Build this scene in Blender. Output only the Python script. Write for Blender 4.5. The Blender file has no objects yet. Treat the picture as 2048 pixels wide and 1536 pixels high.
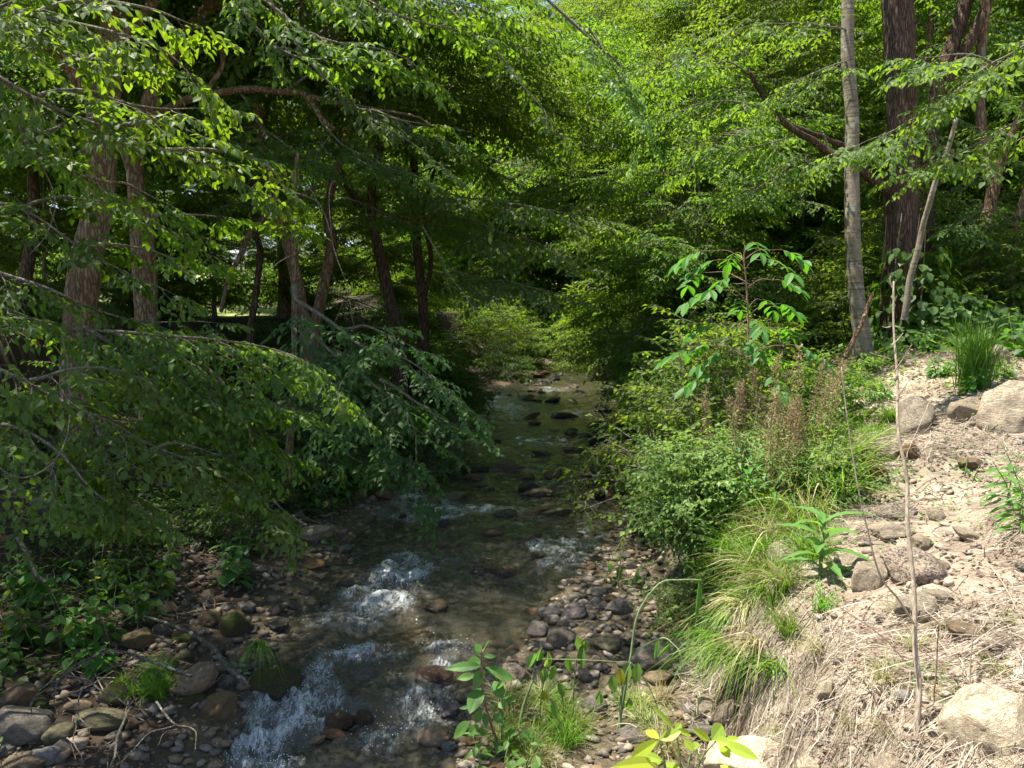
import bpy, math
import numpy as np
from mathutils import Vector
rng = np.random.default_rng(7)
SC = bpy.context.scene
COL = SC.collection
R = math.radians
# ------------------------------------------------------------------ camera
CAM = np.array([0.0, 0.0, 3.0]); PITCH = R(-6.0); FPX = 1577.0
FWD = np.array([0, math.cos(PITCH), math.sin(PITCH)]); UP = np.array([0, -math.sin(PITCH), math.cos(PITCH)]); RT = np.array([1.0, 0, 0])
def at(px, py, d):
    return CAM + d * (FWD + (px - 1024) / FPX * RT + (768 - py) / FPX * UP)
# ------------------------------------------------------------------ noise
def _h(ix, iy, iz):
    n = (ix.astype(np.int64) * 374761393 + iy.astype(np.int64) * 668265263 + iz.astype(np.int64) * 2147483647 * 3 + 1013904223) & 0xffffffff
    n = ((n ^ (n >> 13)) * 1274126177) & 0xffffffff
    n = ((n ^ (n >> 16)) * 2246822519) & 0xffffffff
    n = n ^ (n >> 15)
    return (n & 0xffffff) / float(0xffffff)
def noise3(x, y, z):
    x, y, z = np.broadcast_arrays(np.asarray(x, float), np.asarray(y, float), np.asarray(z, float))
    ix, iy, iz = np.floor(x), np.floor(y), np.floor(z)
    fx, fy, fz = x - ix, y - iy, z - iz
    fx, fy, fz = [f * f * f * (f * (f * 6 - 15) + 10) for f in (fx, fy, fz)]
    r = 0
    for a in (0, 1):
        for b in (0, 1):
            for c in (0, 1):
                r = r + _h(ix + a, iy + b, iz + c) * (fx if a else 1 - fx) * (fy if b else 1 - fy) * (fz if c else 1 - fz)
    return r * 2 - 1
def fbm(x, y, z=0.0, o=4):
    r, a, f = 0, 0.5, 1.0
    for i in range(o):
        r = r + a * noise3(np.asarray(x) * f + i * 17.3, np.asarray(y) * f + i * 9.1, np.asarray(z) * f + i * 3.7)
        a *= 0.5; f *= 2.03
    return r
def sst(a, b, x):
    t = np.clip((x - a) / (b - a), 0, 1)
    return t * t * (3 - 2 * t)
# ------------------------------------------------------------------ terrain
YK = [-12, 3.0, 4.8, 6.5, 8.2, 9.5, 11.7, 15.2, 21.3, 28, 31, 38, 70]
LK = [-2.3, -2.0, -1.9, -1.95, -1.85, -1.65, -1.2, -0.95, -0.55, 1.6, 1.6, -4, -30]
RK = [-0.7, -0.55, -0.42, 0.10, 0.80, 1.5, 1.95, 2.1, 3.2, 4.9, 5.0, -0.5, -26]
WY = [-12, 4.0, 4.9, 5.35, 6.0, 7.3, 8.4, 10, 15, 21, 28, 45, 70]
WZ = [-0.35, -0.10, -0.07, -0.05, 0.13, 0.17, 0.30, 0.33, 0.42, 0.53, 0.66, 1.0, 1.5]
_yf = np.linspace(-12, 70, 1641)
def _sm(t, k):
    v = np.interp(_yf, YK, t); ker = np.ones(k) / k
    return np.convolve(np.pad(v, k // 2, mode='edge'), ker, mode='valid')[:len(_yf)]
_L, _R = _sm(LK, 31), _sm(RK, 31)
_wv = np.interp(_yf, WY, WZ); _W = np.convolve(np.pad(_wv, 4, mode='edge'), np.ones(9) / 9, mode='valid')
def Le(y): return np.interp(y, _yf, _L) + 0.10 * noise3(np.asarray(y) * 1.1, 3.3, 0) + 0.05 * noise3(np.asarray(y) * 3.1, 1.3, 0)
def Re(y): return np.interp(y, _yf, _R) + 0.10 * noise3(np.asarray(y) * 1.2, 8.3, 0) + 0.05 * noise3(np.asarray(y) * 3.3, 5.3, 0)
def Wl(x, y):
    return np.interp(np.asarray(y) - 0.28 * (np.asarray(x) + 1.0), _yf, _W)      # the ledges run a little askew
def bar_w(y): return np.interp(y, [-12, 2.5, 3.3, 4.8, 6.5, 8, 9.2, 11, 14], [1.6, 1.6, 1.62, 1.68, 1.38, 0.85, 0.3, 0.15, 0.15])
def ground(x, y, fine=True):
    x = np.asarray(x, float); y = np.asarray(y, float)
    l, r, w = Le(y), Re(y), Wl(x, y)
    c = (l + r) / 2; hw = (r - l) / 2
    t = np.clip(np.abs(x - c) / hw, 0, 1)
    z = w - 0.15 * np.sqrt(1 - t ** 2.5)
    dl = l - x
    d0 = np.interp(y, [-12, 0, 10, 14, 20, 30], [8, 7, 5.6, 4.8, 3.6, 3.2])
    zl = w + 0.035 * sst(0, .12, dl) + 0.15 * np.clip(dl, 0, 1.3) + 0.75 * sst(1.2, 4.2, dl)
    T = 2.58 + 0.085 * np.clip(dl - d0 - 5, 0, 60) + 0.03 * np.clip(y - 30, 0, 200) * sst(30, 60, y)
    zl = zl + (T - zl) * sst(d0 - 0.35, d0 + 0.5, dl + 0.25 * noise3(x * 0.9, y * 0.9, 2.2))
    dr = x - r
    b = bar_w(y) + 0.16 * noise3(x * 1.3, y * 1.3, 5.5) + 0.10 * noise3(x * 3.7, y * 3.7, 7.5) + 0.05 * noise3(x * 9.1, y * 9.1, 2.5)
    zr = w + 0.05 + 0.07 * np.clip(dr, 0, 2.2)
    e = dr - b
    near = np.interp(y, [0, 4, 7, 10], [0.95, 0.85, 0.75, 0.8])
    zb = near * sst(-0.1, 0.75, e) + 0.30 * np.clip(e - 0.3, 0, 3.2) + 0.05 * np.clip(e - 3.5, 0, 40)
    zr = zr + zb
    z = np.where(dl > 0, zl, np.where(dr > 0, zr, z))
    if fine:
        amp = 0.03 + 0.05 * sst(0.2, 1.2, np.maximum(dl, e))
        z = z + amp * fbm(x * 1.7, y * 1.7, 0.5, 4) + 0.012 * fbm(x * 9, y * 9, 1.5, 3)
    return z
def gp(px, py):
    """ground point seen at a pixel: march the view ray down to the terrain"""
    d = FWD + (px - 1024) / FPX * RT + (768 - py) / FPX * UP
    s = np.concatenate([np.arange(1.5, 14, 0.02), np.arange(14, 80, 0.2)])
    p = CAM[None] + s[:, None] * d[None]
    h = p[:, 2] - ground(p[:, 0], p[:, 1], False)
    k = np.argmax(h < 0) if (h < 0).any() else len(s) - 1
    return p[k], s[k]
def wp(px, py):
    d = FWD + (px - 1024) / FPX * RT + (768 - py) / FPX * UP
    s = np.arange(2, 60, .01); p = CAM + s[:, None] * d; k = np.argmax(p[:, 2] < Wl(p[:, 0], p[:, 1])); return p[k], s[k]
def gz(x, y): return float(ground(np.array([x]), np.array([y]))[0])
# ------------------------------------------------------------------ mesh builder
class MB:
    def __init__(s): s.v, s.f3, s.f4, s.a, s.n = [], [], [], [], 0
    def add(s, v, f3=None, f4=None, a=0.5):
        v = np.asarray(v, float).reshape(-1, 3)
        if f3 is not None and len(f3): s.f3.append(np.asarray(f3).reshape(-1, 3) + s.n)
        if f4 is not None and len(f4): s.f4.append(np.asarray(f4).reshape(-1, 4) + s.n)
        s.v.append(v); s.a.append(np.broadcast_to(np.asarray(a, float), (len(v),)) if np.ndim(a) == 0 else np.asarray(a, float)); s.n += len(v)
        return s
    def mesh(s, name, mat, smooth=False, off=None):
        v = np.concatenate(s.v) if s.v else np.zeros((0, 3))
        if off is not None: v = v - np.asarray(off)
        f3 = np.concatenate(s.f3) if s.f3 else np.zeros((0, 3), int)
        f4 = np.concatenate(s.f4) if s.f4 else np.zeros((0, 4), int)
        me = bpy.data.meshes.new(name)
        me.vertices.add(len(v)); me.vertices.foreach_set('co', v.astype(np.float32).ravel())
        loops = np.concatenate([f3.ravel(), f4.ravel()]).astype(np.int32)
        me.loops.add(len(loops)); me.loops.foreach_set('vertex_index', loops)
        tot = np.concatenate([np.full(len(f3), 3), np.full(len(f4), 4)]).astype(np.int32)
        st = np.concatenate([[0], np.cumsum(tot)[:-1]]).astype(np.int32) if len(tot) else tot
        me.polygons.add(len(tot)); me.polygons.foreach_set('loop_start', st); me.polygons.foreach_set('loop_total', tot)
        me.polygons.foreach_set('use_smooth', np.full(len(tot), smooth, dtype=bool))
        at_ = me.attributes.new('v', 'FLOAT', 'POINT'); at_.data.foreach_set('value', np.concatenate(s.a).astype(np.float32) if s.a else np.zeros(0, np.float32))
        me.materials.append(mat); me.update(calc_edges=True); me.validate()
        return me
def link(name, me, parent=None, loc=(0, 0, 0)):
    o = bpy.data.objects.new(name, me); COL.objects.link(o); o.location = [float(q) for q in loc]
    if parent is not None: o.parent = parent
    return o
def tag(o, label=None, cat=None, group=None, kind=None):
    if label: o['label'] = label
    if cat: o['category'] = cat
    if group: o['group'] = group
    if kind: o['kind'] = kind
    return o
def thing(name, loc, label, cat, group=None):
    o = bpy.data.objects.new(name, None); COL.objects.link(o); o.location = [float(q) for q in loc]; o.empty_display_size = 0.2
    return tag(o, label, cat, group)
def part(name, mb, mat, parent, smooth=False):
    return link(name, mb.mesh(name, mat, smooth, parent.location), parent)
def solo(name, mb, mat, label, cat, group=None, smooth=False, base=None):
    b = np.asarray(base if base is not None else (0, 0, 0), float)
    return tag(link(name, mb.mesh(name, mat, smooth, b), None, b), label, cat, group)
def copy_tree(o, loc, rz=0.0, sc=1.0, label=None, group=None):
    c = o.copy(); COL.objects.link(c); c.location = [float(q) for q in loc]; c.rotation_euler = (0, 0, rz); c.scale = (sc, sc, sc)
    if label: c['label'] = label
    if group: c['group'] = group
    for ch in list(o.children):
        k = ch.copy(); COL.objects.link(k); k.parent = c
    return c
def unit(v): return v / np.maximum(np.linalg.norm(v, axis=-1, keepdims=True), 1e-9)
def tube(mb, P, rad, n=6, a=0.5, rough=0.0, cap=True):
    P = np.asarray(P, float); k = len(P); rad = np.broadcast_to(np.asarray(rad, float), (k,))
    T = unit(np.gradient(P, axis=0))
    ref = np.array([0.0, 0, 1.0]) if abs(T[0, 2]) < 0.9 else np.array([1.0, 0, 0])
    U = np.empty_like(P); u = unit(np.cross(T[0], ref))
    for i in range(k):
        u = unit(u - T[i] * np.dot(u, T[i])); U[i] = u
    V = np.cross(T, U)
    th = np.arange(n) * 2 * math.pi / n
    rr = rad[:, None] * np.ones((1, n))
    ring = U[:, None] * np.cos(th)[None, :, None] + V[:, None] * np.sin(th)[None, :, None]
    if rough > 0:
        q = P[:, None] + ring * rad[:, None, None]
        f = 1.0 / np.maximum(rad.mean(), 0.01)
        rr = rr * (1 + rough * fbm(q[..., 0] * f * .9, q[..., 1] * f * .9, q[..., 2] * f * 0.35, 3) + 0.5 * rough * noise3(np.cos(th)[None] * 5 + 0 * rr, np.sin(th)[None] * 5 + 0 * rr, q[..., 2] * f * 0.12))
    v = (P[:, None] + ring * rr[:, :, None]).reshape(-1, 3)
    i = np.arange(k - 1)[:, None] * n; j = np.arange(n)[None]; j2 = (j + 1) % n
    f4 = np.stack([i + j, i + j2, i + n + j2, i + n + j], -1).reshape(-1, 4)
    f3 = None
    if cap:
        v = np.concatenate([v, P[-1:] + T[-1:] * rad[-1] * 0.7]); b = (k - 1) * n
        f3 = np.stack([b + np.arange(n), b + (np.arange(n) + 1) % n, np.full(n, k * n)], -1)
    mb.add(v, f3, f4, a)
def smooth_path(P, m=8):
    P = np.asarray(P, float)
    if len(P) < 3: return np.array([P[0] + (P[-1] - P[0]) * t for t in np.linspace(0, 1, m)])
    Q = np.concatenate([[2 * P[0] - P[1]], P, [2 * P[-1] - P[-2]]]); out = []
    for i in range(1, len(Q) - 2):
        for t in np.linspace(0, 1, m, endpoint=False):
            a, b, c, d = Q[i - 1:i + 3]
            out.append(0.5 * (2 * b + (c - a) * t + (2 * a - 5 * b + 4 * c - d) * t * t + (3 * b - a - 3 * c + d) * t ** 3))
    out.append(P[-1]); return np.array(out)
def wobble(P, amp, f=1.5, seed=0.0):
    s = np.concatenate([[0], np.cumsum(np.linalg.norm(np.diff(P, axis=0), axis=1))])
    w = np.stack([noise3(s * f, seed + 11.1, 0), noise3(s * f, seed + 22.2, 0), noise3(s * f, seed + 33.3, 0)], -1)
    return P + w * amp * np.minimum(1, s / max(s[-1] * 0.2, 1e-6))[:, None]
# ------------------------------------------------------------------ leaves
def leaves(mb, P, D, N, Ln, Wd, near=False, r=None, v=None, curl=0.12):
    r = r or rng
    n = len(P)
    if n == 0: return
    D = unit(D); S = unit(np.cross(D, N)); N = np.cross(S, D)
    L_, W_ = Ln[:, None], Wd[:, None]
    val = r.random(n) if v is None else v
    if not near:
        h = 0.16 * W_ * r.uniform(0.3, 1.6, (n, 1))
        m = P + D * L_ * 0.42
        V = np.stack([P, m + S * W_ * .5 + N * h, P + D * L_ - N * L_ * curl * r.uniform(0, 2, (n, 1)), m - S * W_ * .5 + N * h], 1)
        b = np.arange(n)[:, None] * 4
        mb.add(V.reshape(-1, 3), np.concatenate([b + [0, 1, 2], b + [0, 2, 3]]), None, np.repeat(val, 4))
    else:
        c = curl * r.uniform(0.2, 2.2, (n, 1)); fo = r.uniform(0.05, 0.22, (n, 1))
        def row(t, w):
            m = P + D * L_ * t - N * L_ * c * t * t
            return m + S * W_ * w + N * W_ * fo * w * 2, m, m - S * W_ * w + N * W_ * fo * w * 2
        a1, b1, c1 = row(.18, .34); a2, b2, c2 = row(.42, .5); a3, b3, c3 = row(.72, .31); tip = P + D * L_ - N * L_ * c
        V = np.stack([P, a1, b1, c1, a2, b2, c2, a3, b3, c3, tip], 1)
        o = np.arange(n)[:, None] * 11
        f3 = np.concatenate([o + q for q in ([0, 2, 1], [0, 3, 2], [7, 8, 10], [8, 9, 10])])
        f4 = np.concatenate([o + q for q in ([1, 2, 5, 4], [2, 3, 6, 5], [4, 5, 8, 7], [5, 6, 9, 8])])
        mb.add(V.reshape(-1, 3), f3, f4, np.repeat(val, 11))
def big_leaf(mb, p, d, n, L, W, v=0.5, teeth=0, curl=0.15, fold=0.15, shape=0.45, rows=9):
    """one foreground leaf with a midrib fold, a curl and, where wanted, a toothed edge"""
    d = unit(np.asarray(d, float)); s = unit(np.cross(d, n)); n = np.cross(s, d)
    t = np.linspace(0, 1, rows); w = np.where(t < shape, np.sin(t / shape * math.pi / 2) ** 0.8, np.cos((t - shape) / (1 - shape) * math.pi / 2) ** 0.85)
    if teeth: w = w * (1 + teeth * np.where(np.arange(rows) % 2, 1, -1))
    mid = p + d * (L * t)[:, None] - n * (L * curl * t ** 2)[:, None]
    V = [mid + s * (W * .5 * w)[:, None] + n * (W * fold * w)[:, None], mid, mid - s * (W * .5 * w)[:, None] + n * (W * fold * w)[:, None]]
    V = np.stack(V, 1).reshape(-1, 3); i = np.arange(rows - 1)[:, None] * 3
    mb.add(V, None, np.concatenate([i + [0, 1, 4, 3], i + [1, 2, 5, 4]]), v)
def spray_tpl(L, ll, lw, step, sub, r, gap=0.9, twigs=True):
    """a flat leafy spray along +X: axis, side twigs, alternate leaves"""
    wood = MB(); P, D, N, Ls = [], [], [], []
    s = np.linspace(0, 1, 7)
    ph = r.uniform(0, 6)
    main = np.stack([L * s, 0.05 * L * np.sin(s * 5 + ph), -0.14 * L * s * s + 0.02 * L * np.sin(s * 7 + ph)], -1)
    if twigs: tube(wood, main, np.linspace(0.006, 0.002, 7), 3, cap=False)
    sd = 1
    tw = [(main[1:], 0.3)]
    for t in np.arange(0.12, 0.95, step):
        sd = -sd
        b = np.array([np.interp(t, s, main[:, k]) for k in range(3)])
        ang = sd * R(r.uniform(38, 62)); ln = sub * L * (1 - 0.72 * t) * r.uniform(0.6, 1.15) + 0.05
        q = np.linspace(0, 1, 4)
        dd = np.array([math.cos(ang), math.sin(ang), r.uniform(-.18, .14)])
        pts = b + dd * (ln * q)[:, None] + np.array([0, 0, -0.16 * ln]) * (q ** 2)[:, None] + np.array([0.1 * ln, 0, 0]) * (q ** 2)[:, None]
        if twigs: tube(wood, pts, np.linspace(0.003, 0.0012, 4), 3, cap=False)
        tw.append((pts, 0.15))
    for pts, t0 in tw:
        ln = np.linalg.norm(np.diff(pts, axis=0), axis=1).sum(); k = max(2, int(ln * (1 - t0) / (ll * gap * 0.5)))
        q = np.linspace(0, 1, len(pts)); sg = 1
        for t in np.linspace(t0, 1, k):
            sg = -sg
            b = np.array([np.interp(t, q, pts[:, j]) for j in range(3)])
            e = min(1, t + .05); f = max(0, t - .05)
            tg = unit(np.array([np.interp(e, q, pts[:, j]) - np.interp(f, q, pts[:, j]) for j in range(3)]))
            a = sg * R(r.uniform(35, 65)) * (0.15 if t > .97 else 1)
            d = np.array([tg[0] * math.cos(a) - tg[1] * math.sin(a), tg[0] * math.sin(a) + tg[1] * math.cos(a), tg[2] - r.uniform(0.1, 0.55)])
            P.append(b); D.append(unit(d)); N.append(unit(np.array([r.normal(0, .28), r.normal(0, .28), 1.0]))); Ls.append(ll * r.uniform(0.6, 1.12) * (1 - 0.25 * abs(t - 0.6)))
    wv = np.concatenate(wood.v) if wood.v else np.zeros((0, 3))
    wf = np.concatenate(wood.f4) if wood.f4 else np.zeros((0, 4), int)
    return dict(P=np.array(P), D=np.array(D), N=np.array(N), L=np.array(Ls), asp=lw / ll, wv=wv, wf=wf)
def rot(yaw, pitch, roll):
    yaw, pitch, roll = np.broadcast_arrays(np.asarray(yaw, float), np.asarray(pitch, float), np.asarray(roll, float))
    cy, sy, cp, sp, cr, sr = np.cos(yaw), np.sin(yaw), np.cos(pitch), np.sin(pitch), np.cos(roll), np.sin(roll)
    A = np.empty(yaw.shape + (3, 3))
    A[..., 0, 0] = cy * cp; A[..., 0, 1] = -cy * sp * sr - sy * cr; A[..., 0, 2] = -cy * sp * cr + sy * sr
    A[..., 1, 0] = sy * cp; A[..., 1, 1] = -sy * sp * sr + cy * cr; A[..., 1, 2] = -sy * sp * cr - cy * sr
    A[..., 2, 0] = sp; A[..., 2, 1] = cp * sr; A[..., 2, 2] = cp * cr
    return A
def place(tpls, pos, yaw, pitch, roll, sc, mbL, mbW, near=False, r=None, lsc=1.0, keep=1.0, tone=None, curl=0.12):
    r = r or rng
    pos = np.asarray(pos, float); k = len(pos)
    if k == 0: return
    A = rot(yaw, pitch, roll); sc = np.broadcast_to(np.asarray(sc, float), (k,)); which = r.integers(0, len(tpls), k)
    for ti, t in enumerate(tpls):
        m = np.where(which == ti)[0]
        if len(m) == 0: continue
        nl = len(t['P'])
        P = pos[m][:, None] + sc[m][:, None, None] * np.einsum('kij,nj->kni', A[m], t['P'])
        D = np.einsum('kij,nj->kni', A[m], t['D']); N = np.einsum('kij,nj->kni', A[m], t['N'])
        L = np.broadcast_to(t['L'][None] * lsc, (len(m), nl)) * np.clip(sc[m], 0.75, 1.3)[:, None]
        P, D, N, L = P.reshape(-1, 3), D.reshape(-1, 3), N.reshape(-1, 3), L.reshape(-1)
        tv = np.repeat((r.random(len(m)) if tone is None else tone[m]), nl)
        if keep < 1:
            q = r.random(len(P)) < keep; P, D, N, L, tv = P[q], D[q], N[q], L[q], tv[q]
        D = unit(D + r.normal(0, .16, D.shape)); N = unit(N + r.normal(0, .2, N.shape)); L = L * r.uniform(.8, 1.15, len(L))
        leaves(mbL, P, D, N, L, L * t['asp'] * r.uniform(.85, 1.15, len(L)), near, r, np.clip(0.55 * tv + 0.45 * r.random(len(P)), 0, 1), curl)
        if mbW is not None and len(t['wv']):
            wv = pos[m][:, None] + sc[m][:, None, None] * np.einsum('kij,nj->kni', A[m], t['wv'])
            o = (np.arange(len(m)) * len(t['wv']))[:, None, None]
            mbW.add(wv.reshape(-1, 3), None, (t['wf'][None] + o).reshape(-1, 4), 0.5)
# ------------------------------------------------------------------ materials
def newmat(name):
    m = bpy.data.materials.new(name); m.use_nodes = True; nt = m.node_tree; nt.nodes.clear()
    out = nt.nodes.new('ShaderNodeOutputMaterial')
    def nd(t, inp=None, **kw):
        n = nt.nodes.new('ShaderNode' + t)
        for k, v in kw.items(): setattr(n, k, v)
        for k, v in (inp or {}).items():
            s = n.inputs[k]
            if isinstance(v, bpy.types.NodeSocket): nt.links.new(v, s)
            elif isinstance(v, (tuple, list)) and s.type == 'RGBA' and len(v) == 3: s.default_value = (*v, 1)
            else: s.default_value = v
        return n
    def ramp(fac, stops, interp='LINEAR'):
        n = nt.nodes.new('ShaderNodeValToRGB'); n.color_ramp.interpolation = interp
        e = n.color_ramp.elements
        while len(e) < len(stops): e.new(0.5)
        for q, (p, c) in zip(e, stops):
            q.position = p; q.color = (*c, 1) if len(c) == 3 else c
        nt.links.new(fac, n.inputs[0]); return n.outputs[0]
    def mix(f, a, b, mode='MIX'):
        n = nt.nodes.new('ShaderNodeMix'); n.data_type = 'RGBA'; n.blend_type = mode
        for s, v in ((n.inputs[0], f), (n.inputs[6], a), (n.inputs[7], b)):
            if isinstance(v, bpy.types.NodeSocket): nt.links.new(v, s)
            elif isinstance(v, (tuple, list)): s.default_value = (*v, 1)
            else: s.default_value = v
        return n.outputs[2]
    def math_(op, a, b=0.0, clamp=False):
        n = nt.nodes.new('ShaderNodeMath'); n.operation = op; n.use_clamp = clamp
        for s, v in ((n.inputs[0], a), (n.inputs[1], b)):
            if isinstance(v, bpy.types.NodeSocket): nt.links.new(v, s)
            else: s.default_value = v
        return n.outputs[0]
    def done(s): nt.links.new(s, out.inputs['Surface'])
    return m, nd, ramp, mix, math_, done
def leaf_mat(name, dark, mid, light, trans, tf=0.5, rough=0.5, spec=0.28, yellow=None):
    m, nd, ramp, mix, ma, done = newmat(name)
    a = nd('Attribute', attribute_name='v').outputs['Fac']
    st = [(0.0, dark), (0.5, mid), (1.0, light)]
    if yellow: st = [(0.0, dark), (0.5, mid), (0.93, light), (0.97, yellow)]
    hs = nd('HueSaturation', {'Color': ramp(a, st), 'Hue': ma('ADD', 0.478, ma('MULTIPLY', nd('ObjectInfo').outputs['Random'], 0.044)), 'Value': ma('ADD', 0.72, ma('MULTIPLY', nd('ObjectInfo').outputs['Random'], 0.5))})
    c = hs.outputs[0]
    geo = nd('NewGeometry')
    c2 = mix(ma('MULTIPLY', geo.outputs['Backfacing'], 0.55), c, mix(0.5, c, (0.16, 0.24, 0.10)))   # paler underside
    tr = mix(0.5, mix(1.0, c, (2.2, 2.2, 1.6), 'MULTIPLY'), trans)
    p = nd('BsdfPrincipled', {'Base Color': c2, 'Roughness': rough, 'Specular IOR Level': spec})
    t = nd('BsdfTranslucent', {'Color': tr})
    x = nd('MixShader', {0: tf, 1: p.outputs[0], 2: t.outputs[0]}); done(x.outputs[0]); return m
M = {}
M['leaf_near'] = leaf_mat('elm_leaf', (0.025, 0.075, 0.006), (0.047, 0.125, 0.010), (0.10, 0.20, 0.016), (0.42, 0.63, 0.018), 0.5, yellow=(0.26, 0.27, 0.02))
M['leaf_teal'] = leaf_mat('teal_leaf', (0.020, 0.075, 0.016), (0.035, 0.115, 0.024), (0.07, 0.17, 0.035), (0.22, 0.54, 0.03), 0.45)  # bluish green leaf colour
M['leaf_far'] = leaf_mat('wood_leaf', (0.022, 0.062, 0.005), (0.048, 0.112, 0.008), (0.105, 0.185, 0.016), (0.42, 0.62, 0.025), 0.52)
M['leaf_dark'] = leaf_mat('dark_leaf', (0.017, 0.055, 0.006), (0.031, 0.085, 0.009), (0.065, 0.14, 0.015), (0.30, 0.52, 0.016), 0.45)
M['leaf_herb'] = leaf_mat('herb_leaf', (0.03, 0.105, 0.008), (0.05, 0.15, 0.012), (0.085, 0.20, 0.018), (0.24, 0.52, 0.02), 0.42, 0.5, 0.25, yellow=(0.30, 0.28, 0.02))
M['leaf_pale'] = leaf_mat('pale_leaflet', (0.09, 0.17, 0.025), (0.15, 0.25, 0.045), (0.25, 0.35, 0.08), (0.36, 0.56, 0.06), 0.4, 0.5, 0.3, yellow=(0.34, 0.30, 0.04))
M['leaf_weed'] = leaf_mat('weed_leaf', (0.055, 0.17, 0.025), (0.085, 0.23, 0.035), (0.15, 0.30, 0.045), (0.30, 0.52, 0.04), 0.4, 0.5, 0.3, yellow=(0.42, 0.35, 0.03))
M['leaf_yellow'] = leaf_mat('yellow_leaf', (0.24, 0.32, 0.03), (0.38, 0.44, 0.03), (0.50, 0.50, 0.03), (0.60, 0.60, 0.03), 0.38, 0.45, 0.3)
M['grass'] = leaf_mat('grass_blade', (0.05, 0.14, 0.010), (0.09, 0.21, 0.016), (0.20, 0.31, 0.04), (0.28, 0.48, 0.02), 0.4, 0.45, 0.3)
M['grass_dry'] = leaf_mat('dry_grass', (0.13, 0.18, 0.03), (0.30, 0.26, 0.11), (0.50, 0.43, 0.29), (0.35, 0.32, 0.12), 0.2, 0.6, 0.2)
M['straw'] = leaf_mat('straw', (0.17, 0.125, 0.095), (0.33, 0.275, 0.215), (0.52, 0.47, 0.40), (0.35, 0.30, 0.2), 0.15, 0.7, 0.2)
M['dead_weed'] = leaf_mat('dead_seed', (0.16, 0.105, 0.06), (0.28, 0.20, 0.12), (0.42, 0.32, 0.21), (0.30, 0.21, 0.12), 0.3, 0.8, 0.1)
M['litter'] = leaf_mat('dead_leaf', (0.11, 0.065, 0.045), (0.24, 0.17, 0.125), (0.46, 0.38, 0.30), (0.25, 0.17, 0.10), 0.12, 0.7, 0.2)
def bark_mat(name, c0, c1, c2, zs=0.22, scale=18, bump=0.6, moss=None, lichen=None, ring=False):
    m, nd, ramp, mix, ma, done = newmat(name)
    tc = nd('TexCoord').outputs['Object']
    mp = nd('Mapping', {'Vector': tc, 'Scale': (1, 1, zs)}).outputs[0]
    n1 = nd('TexNoise', {'Vector': mp, 'Scale': scale, 'Detail': 6, 'Roughness': 0.65, 'Distortion': 0.4}).outputs['Fac']
    vo = nd('TexVoronoi', {'Vector': nd('VectorMath', {0: mp, 1: nd('VectorMath', {0: nd('TexNoise', {'Vector': mp, 'Scale': scale * .6, 'Detail': 4}).outputs['Color'], 'Scale': 2.2 / scale}, operation='SCALE').outputs[0]}, operation='ADD').outputs[0], 'Scale': scale * 1.3, 'Randomness': 1.0}, feature='DISTANCE_TO_EDGE').outputs['Distance']
    h = ma('ADD', ma('MULTIPLY', ma('MINIMUM', vo, 0.25), 0.4 if ring else 2.0), ma('MULTIPLY', n1, 1.3 if ring else 0.7))
    c = ramp(h, [(0.2, c0), (0.55, c1), (0.95, c2)])
    if ring:
        w = nd('TexNoise', {'Vector': nd('Mapping', {'Vector': tc, 'Scale': (1.2, 1.2, 14)}).outputs[0], 'Scale': 2.6, 'Detail': 4, 'Roughness': .7}).outputs['Fac']
        c = mix(ramp(w, [(0.5, (0, 0, 0)), (0.66, (1, 1, 1))]), c, [q * 0.45 for q in c1]); h = ma('ADD', ma('MULTIPLY', h, .35), w)
    if lichen:
        n2 = nd('TexNoise', {'Vector': tc, 'Scale': 5.5, 'Detail': 7, 'Roughness': 0.72}).outputs['Fac']
        c = mix(ramp(n2, [(0.55, (0, 0, 0)), (0.62, (.85, .85, .85))]), c, lichen)
    if moss:
        n3 = nd('TexNoise', {'Vector': tc, 'Scale': 3.2, 'Detail': 6, 'Roughness': 0.65}).outputs['Fac']
        c = mix(ramp(n3, [(0.5, (0, 0, 0)), (0.62, (.8, .8, .8))]), c, moss)
    b = nd('Bump', {'Strength': bump, 'Distance': 0.03, 'Height': h})
    p = nd('BsdfPrincipled', {'Base Color': c, 'Roughness': 0.85, 'Specular IOR Level': 0.2, 'Normal': b.outputs[0]}); done(p.outputs[0]); return m
M['bark'] = bark_mat('grey_brown_bark', (0.045, 0.030, 0.020), (0.175, 0.108, 0.06), (0.30, 0.215, 0.135), 0.25, 16, 0.8, lichen=(0.24, 0.25, 0.18))
M['bark_dark'] = bark_mat('furrowed_dark_bark', (0.02, 0.013, 0.009), (0.095, 0.06, 0.042), (0.18, 0.125, 0.09), 0.14, 22, 1.0)
M['bark_pale'] = bark_mat('smooth_grey_bark', (0.08, 0.066, 0.046), (0.185, 0.155, 0.11), (0.27, 0.235, 0.175), 0.8, 9, 0.25, lichen=(0.34, 0.35, 0.29), ring=True)
M['bark_thin'] = bark_mat('thin_branch_bark', (0.06, 0.048, 0.036), (0.16, 0.135, 0.105), (0.27, 0.25, 0.20), 0.6, 30, 0.4, moss=(0.10, 0.12, 0.05))
M['bark_lichen'] = bark_mat('lichened_branch', (0.035, 0.028, 0.022), (0.10, 0.085, 0.065), (0.20, 0.185, 0.15), 0.8, 40, 0.6, lichen=(0.27, 0.31, 0.25))
M['stem_dry'] = bark_mat('dry_stem', (0.22, 0.165, 0.115), (0.40, 0.32, 0.23), (0.52, 0.44, 0.33), 0.15, 40, 0.15)
M['stem_red'] = bark_mat('reddish_stem', (0.10, 0.06, 0.045), (0.22, 0.13, 0.10), (0.34, 0.22, 0.17), 0.3, 40, 0.3)
M['stem_green'] = bark_mat('green_stem', (0.07, 0.10, 0.03), (0.14, 0.18, 0.06), (0.22, 0.27, 0.12), 0.2, 40, 0.15)
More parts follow.
